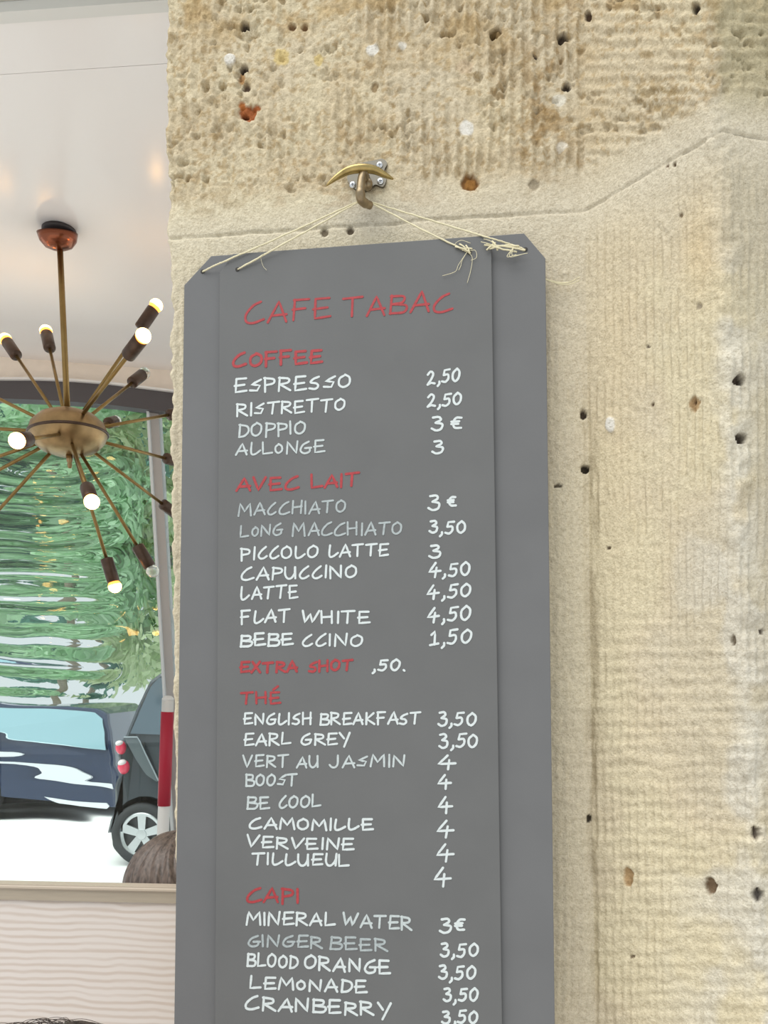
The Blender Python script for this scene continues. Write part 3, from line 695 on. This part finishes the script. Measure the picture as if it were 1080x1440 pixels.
for x, y, sg, lit in arms:
    best = None
    for k in range(0, 600):
        Yq = CY + sg * k * 0.001; e = at(x, y, Yq)
        if best is None or abs((e - body_c).length - LEN) < best[0]: best = (abs((e - body_c).length - LEN), e)
    e = best[1]; d = (e - body_c).normalized(); e = body_c + d * max(LEN - 0.02, (e - body_c).length)
    L = (e - body_c).length
    q = Vector((d.x / 0.134, d.y / 0.134, d.z / 0.08)).length; s0 = 0.97 / q
    bm = bmesh.new(); tube(bm, [body_c + d * s0, body_c + d * (L - 0.108)], 0.0062, 10); arm = build('arm', bm, M_rod, ch, True)
    bm = bmesh.new(); lathe(bm, [(0.008, 0), (0.0215, 0.004), (0.0225, 0.008), (0.0225, 0.088), (0.019, 0.090)], body_c + d * (L - 0.118), d, 20); build('socket', bm, M_socket, arm, True)
    bm = bmesh.new(); prof = [(0.012, -0.012)] + [(0.0235 * math.sin(math.radians(a)), 0.012 - 0.0235 * math.cos(math.radians(a))) for a in range(76, 180, 13)] + [(0, 0.0355)]
    if not lit: prof = [(0.012, -0.012)] + prof[1:]
    else: prof = prof[1:]
    lathe(bm, prof, body_c + d * (L - 0.024), d, 20); bulb = build('bulb', bm, M_lit if lit else M_off, None if False else arm, True)
    if lit:
        bm = bmesh.new(); lathe(bm, [(0.015, -0.006), (0.0208, 0.0), (0.0234, 0.0085)], body_c + d * (L - 0.024), d, 20); build('bulb_neck', bm, M_lit2, arm, True)

# ------------------------------------------------------------------ booth bench (its back is the whitewashed panel)
def benchY(x): return 1.825 - 0.083 * (x + 0.65)
def wood():
    m = bpy.data.materials.new('whitewashed_pine'); m.use_nodes = True; nt = m.node_tree; b = nt.nodes['Principled BSDF']
    b.inputs['Roughness'].default_value = 0.55
    tc = nt.nodes.new('ShaderNodeTexCoord'); mp = nt.nodes.new('ShaderNodeMapping'); mp.inputs['Scale'].default_value = (1.2, 1.2, 30)
    nt.links.new(tc.outputs['Object'], mp.inputs[0])
    n = nt.nodes.new('ShaderNodeTexNoise'); n.inputs['Scale'].default_value = 3.2; n.inputs['Detail'].default_value = 5; nt.links.new(mp.outputs[0], n.inputs['Vector'])
    mp2 = nt.nodes.new('ShaderNodeMapping'); nt.links.new(tc.outputs['Object'], mp2.inputs[0])
    w = nt.nodes.new('ShaderNodeTexWave'); w.wave_type = 'BANDS'; w.bands_direction = 'Z'; w.inputs['Scale'].default_value = 20; w.inputs['Distortion'].default_value = 6.0
    w.inputs['Detail'].default_value = 2; w.inputs['Detail Scale'].default_value = 0.35; nt.links.new(mp2.outputs[0], w.inputs['Vector'])
    mx = nt.nodes.new('ShaderNodeMix'); mx.data_type = 'FLOAT'; mx.inputs[0].default_value = 0.36
    nt.links.new(n.outputs[0], mx.inputs[2]); nt.links.new(w.outputs[1], mx.inputs[3])
    r = nt.nodes.new('ShaderNodeValToRGB'); r.color_ramp.elements[0].position = 0.28; r.color_ramp.elements[1].position = 0.58
    r.color_ramp.elements[0].color = (*s2l((190, 178, 168)), 1); r.color_ramp.elements[1].color = (*s2l((206, 199, 193)), 1)
    nt.links.new(mx.outputs[0], r.inputs[0]); nt.links.new(r.outputs[0], b.inputs['Base Color'])
    return m
M_pine = wood()
bench = empty('booth_bench', (-1.2, 1.95, 0)); tag(bench, 'booth bench with whitewashed pine back panel and taupe top rail left of the stone pier', 'bench')
ST = at(0, 1242, benchY(-0.86)).z; SB = at(0, 1264, benchY(-0.86)).z
XA, XB = -2.3, -0.36
bm = bmesh.new(); slab(bm, XA, XB, benchY, lambda x: benchY(x) + 0.022, 0.0, SB); build('back_panel', bm, M_pine, bench)
M_rail = mat('taupe_rail', (160, 150, 134), 0.45, var=0.05, vscale=14, stretch=(1, 1, 12))
bm = bmesh.new(); slab(bm, XA, XB, lambda x: benchY(x) - 0.006, lambda x: benchY(x) + 0.026, SB, ST - 0.012); build('top_rail', bm, M_rail, bench)
bm = bmesh.new(); slab(bm, XA, XB, lambda x: benchY(x) - 0.011, lambda x: benchY(x) + 0.030, ST - 0.012, ST)
bmesh.ops.bevel(bm, geom=bm.edges[:], offset=0.004, segments=3, affect='EDGES'); build('rail_cap', bm, mat('pale_taupe_cap', (178, 166, 150), 0.4), bench)
bm = bmesh.new(); slab(bm, XA, XB, lambda x: benchY(x) + 0.0225, lambda x: benchY(x) + 0.48, 0.34, 0.40); build('seat', bm, M_pine, bench)
for xx in (XA + 0.03, -1.3, XB - 0.07):
    bm = bmesh.new(); slab(bm, xx, xx + 0.04, lambda x: benchY(x) + 0.04, lambda x: benchY(x) + 0.46, 0.0, 0.34); build('leg', bm, M_pine, bench)

# ------------------------------------------------------------------ seated people
M_skin = mat('skin', (214, 168, 140), 0.5)
M_shirt = mat('dark_knit_top', (70, 74, 84), 0.85, bump=0.3, bscale=300)
def person(name, head_c, seat_z, yaw, label, hair_rgb, hr, hair_name, shirt_m):
    root = empty(name, (head_c.x, head_c.y, 0)); tag(root, label, 'person')
    c, s = math.cos(yaw), math.sin(yaw)            # local: +y is the way the person faces
    def W(x, y, z): return Vector((head_c.x + c * x - s * y, head_c.y + s * x + c * y, z))
    hz = head_c.z; sz = hz - 0.30; pz = seat_z + 0.11
    V, E, Rd = [], [], []
    def add(p, r, par=None):
        V.append(p); Rd.append(r)
        if par is not None: E.append((par, len(V) - 1))
        return len(V) - 1
    pel = add(W(0, 0.02, pz), 0.13); sp = add(W(0, 0.0, (pz + sz) / 2), 0.125, pel); chs = add(W(0, 0.0, sz - 0.06), 0.13, sp)
    nk = add(W(0, 0.0, sz + 0.06), 0.055, chs); nk2 = add(W(0, 0.01, hz - 0.11), 0.052, nk)
    jaw = add(W(0, 0.025, hz - 0.055), 0.066, nk2); sk = add(W(0, 0.0, hz + 0.02), 0.088, jaw); add(W(0, -0.005, hz + 0.065), 0.062, sk)
    add(W(0, 0.118, hz - 0.02), 0.011, sk)
    for sd in (-1, 1):
        add(W(0.088 * sd, -0.005, hz - 0.01), 0.012, sk)
        sh = add(W(0.165 * sd, 0, sz), 0.062, chs); el = add(W(0.21 * sd, 0.06, sz - 0.27), 0.043, sh)
        wr = add(W(0.15 * sd, 0.27, pz + 0.13), 0.027, el); pa = add(W(0.13 * sd, 0.34, pz + 0.12), 0.030, wr)
        for k, ln in enumerate((.060, .072, .066, .050)):
            b_ = add(W(0.13 * sd + (k - 1.5) * 0.018, 0.375, pz + 0.122), 0.0095, pa); m_ = add(W(0.13 * sd + (k - 1.5) * 0.019, 0.375 + ln * 0.55, pz + 0.118), 0.0085, b_)
            add(W(0.13 * sd + (k - 1.5) * 0.019, 0.375 + ln, pz + 0.098), 0.007, m_)
        th = add(W(0.13 * sd - 0.034 * sd, 0.335, pz + 0.118), 0.010, wr); add(W(0.13 * sd - 0.048 * sd, 0.375, pz + 0.112), 0.008, th)
        hp = add(W(0.09 * sd, 0.06, pz - 0.01), 0.092, pel); kn = add(W(0.11 * sd, 0.44, pz - 0.02), 0.060, hp)
        an = add(W(0.11 * sd, 0.45, 0.09), 0.038, kn); add(W(0.11 * sd, 0.58, 0.035), 0.030, an)
    me = bpy.data.meshes.new('body'); me.from_pydata([tuple(v) for v in V], E, []); me.update()
    o = link('body', me, M_skin, root)
    o.modifiers.new('skin', 'SKIN'); sv = me.skin_vertices[0].data if me.skin_vertices else None
    if sv is None:
        me.attributes; bpy.context.view_layer.update()
    for i, r in enumerate(Rd):
        me.skin_vertices[0].data[i].radius = (r, r)
    me.skin_vertices[0].data[0].use_root = True
    o.modifiers['skin'].use_smooth_shade = True
    ss = o.modifiers.new('sub', 'SUBSURF'); ss.levels = 1; ss.render_levels = 2
    # top: a tapered shell over the trunk
    bm = bmesh.new(); rows = []
    for zf, rx, ry in ((pz - 0.06, .19, .155), ((pz + sz) / 2, .175, .150), (sz - 0.10, .205, .155), (sz - 0.01, .225, .13), (sz + 0.045, .16, .10), (sz + 0.075, .072, .072)):
        rows.append([bm.verts.new(W(rx * math.cos(t), 0.01 + ry * math.sin(t), zf)) for t in [2 * math.pi * k / 28 for k in range(28)]])
    for a, b in zip(rows, rows[1:]):
        for k in range(28): bm.faces.new((a[k], a[(k + 1) % 28], b[(k + 1) % 28], b[k]))
    build('shirt', bm, shirt_m, root, True)
    # hair: combed shell with strand ridges, falling over the neck at the back
    bm = bmesh.new(); rows = []; nu, nv = 220, 40
    for j in range(nv + 1):
        th = math.radians(4 + 134 * j / nv); row = []
        for i in range(nu):
            ph = 2 * math.pi * i / nu; cx_, cy_, cz_ = math.sin(th) * math.cos(ph), math.sin(th) * math.sin(ph), math.cos(th)
            rr = 1 + 0.025 * math.sin(ph * 23 + 2 * math.sin(th * 3)) * math.sin(th) + 0.02 * mnoise.noise(Vector((ph * 16, th * 1.2, hr * 9)))
            face = max(0, cy_) * (1 if cz_ < 0.45 else 0.0)
            rr *= 1 - 0.26 * face
            row.append(bm.verts.new(W(hr[0] * cx_ * rr, -0.018 + hr[1] * cy_ * rr, hz + 0.01 + hr[2] * cz_ * rr)) if False else bm.verts.new(W(HR_[0] * cx_ * rr, -0.018 + HR_[1] * cy_ * rr, hz + 0.01 + HR_[2] * cz_ * rr)))
        rows.append(row)
    for a, b in zip(rows, rows[1:]):
        for k in range(nu): bm.faces.new((a[k], a[(k + 1) % nu], b[(k + 1) % nu], b[k]))
    bm.faces.new(rows[0])
    return root, bm, W
def hair_mat(name, rgb):
    m = mat(name, rgb, 0.42, spec=0.5)
    nt = m.node_tree; b = nt.nodes['Principled BSDF']; c = s2l(rgb)
    tc = nt.nodes.new('ShaderNodeTexCoord'); mp = nt.nodes.new('ShaderNodeMapping'); mp.inputs['Scale'].default_value = (60, 60, 5)
    nt.links.new(tc.outputs['Object'], mp.inputs[0]); n = nt.nodes.new('ShaderNodeTexNoise'); n.inputs['Scale'].default_value = 2.6; n.inputs['Detail'].default_value = 4
    nt.links.new(mp.outputs[0], n.inputs['Vector']); r = nt.nodes.new('ShaderNodeValToRGB')
    r.color_ramp.elements[0].position = 0.32; r.color_ramp.elements[1].position = 0.68
    r.color_ramp.elements[0].color = (*[v * 0.55 for v in c], 1); r.color_ramp.elements[1].color = (*[v * 1.55 for v in c], 1)
    nt.links.new(n.outputs[0], r.inputs[0]); nt.links.new(r.outputs[0], b.inputs['Base Color'])
    return m
HR_ = (0.136, 0.130, 0.145)
class _S(tuple):
    def __mul__(self, k): return self[0] * k
p1 = at(257, 1249, 1.995)
root, hb, W = person('person', Vector((p1.x, p1.y, p1.z - 0.012)), 0.40, 0.0, 'person with thick brown hair seated behind the bench back beside the stone pier', (112, 92, 78), _S(HR_), 'hair', M_shirt)
M_h1 = hair_mat('brown_hair', (88, 76, 68)); ho = build('hair', hb, M_h1, root, True)
HR_ = (0.094, 0.108, 0.108)
p2 = at(72, 1566, 1.10)
root2, hb2, W2 = person('person', p2, 0.33, 1.5, 'person with dark wispy hair at the bottom edge before the pine panel', (74, 62, 54), _S(HR_), 'hair', mat('grey_tee', (120, 122, 126), 0.85))
M_h2 = hair_mat('dark_brown_hair', (70, 60, 54)); h2 = build('hair', hb2, M_h2, root2, True)
bm = bmesh.new()
for k in range(46):
    x0 = R.uniform(-15, 120); yb = 1440 + abs(x0 - 72) * 0.12 + 4
    pts = [at(x0 + R.uniform(-8, 8), yb + 14, 1.08), at(x0 - 16, yb - R.uniform(0, 10), 1.07), at(x0 + R.uniform(10, 34) - 10, yb - R.uniform(4, 15), 1.07), at(x0 + R.uniform(20, 60), yb + R.uniform(-6, 8), 1.08)]
    tube(bm, catmull(pts, 6), 0.00035, 4)
build('flyaway_hair', bm, M_h2, root2)
st = empty('stool', (p2.x, p2.y, 0)); tag(st, 'low wooden stool under the person at the bottom left', 'stool')
M_stool = mat('stool_wood', (150, 118, 84), 0.5, var=0.15)
bm = bmesh.new(); lathe(bm, [(0.0, 0.29), (0.16, 0.29), (0.17, 0.30), (0.17, 0.325), (0.16, 0.33), (0, 0.33)], (p2.x, p2.y, 0), (0, 0, 1), 28); build('seat', bm, M_stool, st, True)
for a in range(4):
    t = math.pi / 4 + a * math.pi / 2; bm = bmesh.new()
    tube(bm, [(p2.x + .15 * math.cos(t), p2.y + .15 * math.sin(t), 0.0), (p2.x + .11 * math.cos(t), p2.y + .11 * math.sin(t), 0.295)], 0.014, 10); build('leg', bm, M_stool, st, True)

# ------------------------------------------------------------------ street: post, cars, trees
PY_ = 4.05
post = empty('barrier_post', at(230, 1178, PY_)); post.location.z = 0
tag(post, 'white post with a red band standing at the window mullion', 'post')
def tilt(py): return 229.0 + (1178 - py) * 8.0 / 218.0
M_wp = mat('white_post_paint', (226, 226, 222), 0.45); M_rp = mat('red_band_paint', (176, 34, 58), 0.45)
gb = HY + EYE * F / PY_
bm = bmesh.new(); tube(bm, [at(tilt(gb), gb, PY_), at(tilt(985), 985, PY_)], 0.029, 20); build('shaft', bm, M_wp, post, True)
bm = bmesh.new(); tube(bm, [at(tilt(1133), 1133, PY_), at(tilt(1001), 1001, PY_)], 0.0315, 20); build('red_band', bm, M_rp, post, True)
bm = bmesh.new(); lathe(bm, [(0.029, 0), (0.029, 0.01), (0.018, 0.022), (0, 0.025)], at(tilt(985), 985, PY_), (0, 0, 1), 20); build('cap', bm, M_wp, post, True)

M_rubber = mat('tyre_rubber', (62, 64, 66), 0.8); M_alloy = mat('alloy_wheel', (206, 210, 212), 0.3, metal=0.75)
M_dark = mat('underbody_black', (26, 28, 30), 0.8); M_glass = mat('car_glass', (74, 92, 104), 0.06, spec=0.9, coat=0.6)
def car(name, label, Y0, wdt, outline, paint, wheels, r_w, windows, glass):
    root = empty(name, at(outline[0][0], 1000, Y0)); root.location.z = 0; tag(root, label, 'car')
    P = [at(x, y, Y0) for x, y in outline]; cen = sum(P, Vector()) / len(P)
    bm = bmesh.new(); rings = []
    zt = max(p.z for p in P)
    for off, ins in ((0.0, 0.035), (0.02, 0.012), (0.07, 0.0), (wdt * 0.5, -0.01), (wdt - 0.07, 0.0), (wdt - 0.02, 0.012), (wdt, 0.035)):
        ring = []
        for p in P:
            d = (cen - p); dn = d.normalized()
            tum = max(0, p.z - 0.95) * 0.22                       # the upper body leans inwards
            yy = Y0 + off + (tum if off < wdt * 0.4 else (-tum if off > wdt * 0.6 else 0))
            ring.append(bm.verts.new(Vector((p.x + dn.x * ins, yy, p.z + dn.z * ins))))
        rings.append(ring)
    n = len(P)
    for a, b in zip(rings, rings[1:]):
        for i in range(n): bm.faces.new((a[i], b[i], b[(i + 1) % n], a[(i + 1) % n]))
    f1 = bm.faces.new(rings[0]); f2 = bm.faces.new(rings[-1][::-1])
    bmesh.ops.triangulate(bm, faces=[f1, f2])
    build('body', bm, paint, root)
    xs = [p.x for p in P]; bm = bmesh.new(); box(bm, min(xs) + .25, max(xs) - .25, Y0 + .22, Y0 + wdt - .22, 0.16, 0.62); build('underbody', bm, M_dark, root)
    for wx in wheels:
        for side in (0, 1):
            c = Vector((at(wx, 0, Y0).x, Y0 - 0.012 if side == 0 else Y0 + wdt + 0.012, r_w)); axd = Vector((0, 1, 0)) if side == 0 else Vector((0, -1, 0))
            bm = bmesh.new(); lathe(bm, [(r_w * .70, .02), (r_w * .78, .0), (r_w * .94, .006), (r_w, .03), (r_w, .15), (r_w * .9, .17), (r_w * .6, .17)], c, axd, 40, False); ty = build('tyre', bm, M_rubber, root, True)
            bm = bmesh.new(); lathe(bm, [(r_w * .60, .022), (r_w * .68, .012), (r_w * .73, .02), (r_w * .70, .06)], c, axd, 40, False)
            lathe(bm, [(0, .02), (r_w * .16, .022), (r_w * .2, .045), (r_w * .2, .08)], c, axd, 20)
            for k in range(5):
                t = 2 * math.pi * k / 5 + 0.3; dr = Vector((math.cos(t), 0, math.sin(t))); pr_ = Vector((-math.sin(t), 0, math.cos(t)))
                a0 = c + dr * r_w * .12 + axd * .028; a1 = c + dr * r_w * .66 + axd * .020
                prism(bm, [a0 - pr_ * r_w * .11, a0 + pr_ * r_w * .11, a1 + pr_ * r_w * .15, a1 - pr_ * r_w * .15], axd * 0.03)
            build('rim', bm, M_alloy, ty)
            bm = bmesh.new(); lathe(bm, [(0, .07), (r_w * .70, .07), (r_w * .70, .09), (0, .09)], c, axd, 32); build('brake_disc', bm, mat('brake_grey', (96, 98, 100), 0.6), ty)
    for wpts in windows:
        P2 = []
        for x, y in wpts:
            p = at(x, y, Y0); p.y += max(0, p.z - 0.95) * 0.22 - 0.006; P2.append(p)
        bm = bmesh.new(); prism(bm, P2, (0, 0.02, 0)); build('side_window', bm, glass, root)
    return root
def archp(wx, Y0, r, n=9):     # wheel arch cut in the lower edge, right to left in the picture
    out = []
    for k in range(n + 1):
        a = math.pi * k / n; p = at(wx, 0, Y0).x + r * math.cos(a); z = 0.20 + max(0, r * 1.06 * math.sin(a) + 0.07)
        out.append((CX + p / Y0 * F, HY - (z - EYE) / Y0 * F))
    return out
YS = 7.05
M_black = mat('black_car_paint', (48, 56, 62), 0.25, spec=0.6, coat=0.5)
bz = HY - (0.20 - EYE) / YS * F
o_ = [(166, 1172), (159, 1150), (157, 1112), (160, 1096), (166, 1088), (162, 1064), (163, 1044), (171, 1034), (186, 992), (203, 956), (216, 946), (236, 943), (330, 938), (430, 942), (505, 1030), (556, 1058), (572, 1100), (570, bz)]
o_ += archp(513, YS, 0.31) + archp(198, YS, 0.31)
blk = car('hatchback_car', 'small black hatchback with two round red tail lights parked beside the stone pier', YS, 1.5, o_, M_black, (198, 513), 0.27,
          [[(180, 1032), (206, 966), (217, 953), (300, 949), (300, 1036)], [(306, 1036), (306, 949), (424, 952), (480, 1034)]], M_glass)
for x, y, rx, rz in ((167.5, 1052, .046, .062), (171.5, 1079, .052, .066)):
    bm = bmesh.new(); bmesh.ops.create_uvsphere(bm, u_segments=24, v_segments=14, radius=1); bmesh.ops.scale(bm, verts=bm.verts, vec=(rx, .07, rz)); bmesh.ops.translate(bm, verts=bm.verts, vec=at(x, y, YS) + Vector((0, .03, 0)))
    tl = build('tail_light', bm, mat('red_lens', (232, 62, 92), 0.15, spec=0.7, coat=0.5), blk, True)
    bm = bmesh.new(); bmesh.ops.create_uvsphere(bm, u_segments=16, v_segments=10, radius=1); bmesh.ops.scale(bm, verts=bm.verts, vec=(rx * .7, .05, rz * .42)); bmesh.ops.translate(bm, verts=bm.verts, vec=at(x - 1, y - 7, YS) + Vector((0, .0, 0)))
    build('pale_lens_spot', bm, mat('pale_lens', (236, 226, 226), 0.2), tl, True)  # pale spot on the upper part of the red lens
bm = bmesh.new(); prism(bm, [at(x, y, YS - .012) for x, y in [(173, 1037), (192, 1037), (196, 1042), (223, 1097), (220, 1099), (206, 1090), (190, 1068)]], (0, .02, 0)); build('quarter_panel', bm, mat('grey_safety_cell', (92, 102, 106), 0.3, spec=0.6), blk)
bm = bmesh.new(); tube(bm, [at(x, y, YS - .018) for x, y in [(173, 1036.5), (192, 1036.5), (196, 1042), (223, 1098)]], 0.006, 8); build('panel_edge', bm, mat('pale_panel_edge', (150, 160, 166), 0.3), blk)
YB = 9.6
M_blue = mat('dark_blue_car_paint', (38, 54, 82), 0.18, spec=0.7, coat=0.8)
o_ = [(163, 1136), (166, 1112), (165, 1092), (158, 1076), (154, 1040), (146, 1004), (130, 992), (90, 983), (0, 973), (-110, 968), (-190, 976), (-250, 1035), (-330, 1058), (-352, 1090), (-350, 1128)]
o_ += [(x, y) for x, y in reversed(archp(-285, YB, 0.36))] + [(x, y) for x, y in reversed(archp(-36, YB, 0.36))]
blu = car('saloon_car', 'long dark blue car seen through the wavy pane left of the black hatchback', YB, 1.75, o_, M_blue, (-285, -36), 0.31,
          [[(-20, 984), (-20, 1030), (60, 1044), (147, 1056), (140, 1010), (128, 1002), (62, 991)], [(-26, 986), (-26, 1034), (-195, 1032), (-168, 988)]], mat('pale_car_glass', (150, 190, 200), 0.05, spec=1.0, coat=0.6))
M_sky_refl = mat('painted_sky_reflection', (232, 238, 242), 0.3, metal=0.3)  # pale strips added as painted sky reflections along the blue body
bm = bmesh.new(); prism(bm, [at(x, y, YB - .014) for x, y in [(-340, 1058), (-60, 1058), (20, 1064), (80, 1079), (156, 1102), (157, 1112), (100, 1102), (20, 1076), (-60, 1066), (-340, 1064)]], (0, .03, 0)); build('side_reflection_strip', bm, M_sky_refl, blu)
bm = bmesh.new(); prism(bm, [at(x, y, YB - .014) for x, y in [(62, 1118), (100, 1124), (148, 1128), (152, 1133), (148, 1138), (110, 1136), (82, 1130)]], (0, .03, 0)); build('lower_reflection_strip', bm, M_sky_refl, blu)

def leaf(name, rgb):
    m = mat(name, rgb, 0.5, var=0.5, vscale=1.1); nt = m.node_tree; b = nt.nodes['Principled BSDF']
    tr = nt.nodes.new('ShaderNodeBsdfTranslucent'); mx = nt.nodes.new('ShaderNodeMixShader'); mx.inputs[0].default_value = 0.6
    tr.inputs[0].default_value = (*s2l(rgb), 1)
    nt.links.new(b.outputs[0], mx.inputs[1]); nt.links.new(tr.outputs[0], mx.inputs[2]); nt.links.new(mx.outputs[0], nt.nodes['Material Output'].inputs[0])
    return m
M_leaf = [leaf('leaf_green', (186, 220, 184)), leaf('leaf_deep_green', (120, 172, 156)), leaf('leaf_light_green', (212, 232, 190))]
M_bark = mat('bark', (150, 140, 124), 0.9, var=0.2, bump=0.6)
def tree(x, y, z0, z1, rx, m, label, n=5200, seed=1):
    rg = np.random.default_rng(seed); root = empty('tree', (x, y, 0)); tag(root, label, 'tree', 'trees across the street')
    bm = bmesh.new(); tube(bm, [(x, y, 0), (x + .05, y, z0 * 0.6), (x - .05, y, z0 + 0.8), (x, y, z0 + (z1 - z0) * .6)], [.075, .065, .055, .03], 12); build('trunk', bm, M_bark, root, True)
    cl = [(rg.uniform(-.8, .8) * rx, rg.uniform(-.6, .6) * rx, rg.uniform(0.02, 1.0), rg.uniform(.45, .95)) for _ in range(34)]
    co = np.empty((n, 4, 3)); hgt = z1 - z0
    ci = rg.integers(0, len(cl), n); ca = np.array(cl)[ci]
    dv = rg.normal(size=(n, 3)); dv /= np.linalg.norm(dv, axis=1)[:, None]; rr = rg.uniform(0.5, 1, n) ** 0.6
    cen = np.stack([x + ca[:, 0] + dv[:, 0] * rr * ca[:, 3], y + ca[:, 1] + dv[:, 1] * rr * ca[:, 3], z0 + 0.25 + ca[:, 2] * hgt + dv[:, 2] * rr * ca[:, 3] * .75], 1)
    a = rg.normal(size=(n, 3)); a /= np.linalg.norm(a, axis=1)[:, None]; b = np.cross(a, rg.normal(size=(n, 3))); b /= np.linalg.norm(b, axis=1)[:, None]
    L = rg.uniform(.07, .14, n)[:, None]; Wd = L * .55
    co[:, 0] = cen - a * L; co[:, 1] = cen + b * Wd; co[:, 2] = cen + a * L; co[:, 3] = cen - b * Wd
    co[:, 1, 2] += .02; co[:, 3, 2] += .02
    me = bpy.data.meshes.new('foliage'); me.from_pydata(co.reshape(-1, 3).tolist(), [], np.arange(n * 4).reshape(-1, 4).tolist()); me.update()
    link('foliage', me, m, root)
tree(-7.6, 15.0, 1.85, 7.6, 1.9, M_leaf[1], 'tall green tree across the street, furthest left behind the wavy pane', 11000, 3)
tree(-5.4, 13.4, 1.9, 7.2, 1.7, M_leaf[0], 'bright green tree across the street behind the chandelier', 11000, 5)
tree(-3.7, 14.2, 1.75, 7.2, 1.6, M_leaf[2], 'light green tree across the street beside the window mullion', 11000, 7)
tree(-6.5, 17.6, 1.65, 8.8, 2.4, M_leaf[1], 'deep green tree standing behind the left two street trees', 13000, 9)
tree(-3.2, 18.2, 1.55, 8.6, 2.3, M_leaf[0], 'green tree at the back right, partly hidden by the stone pier', 13000, 13)
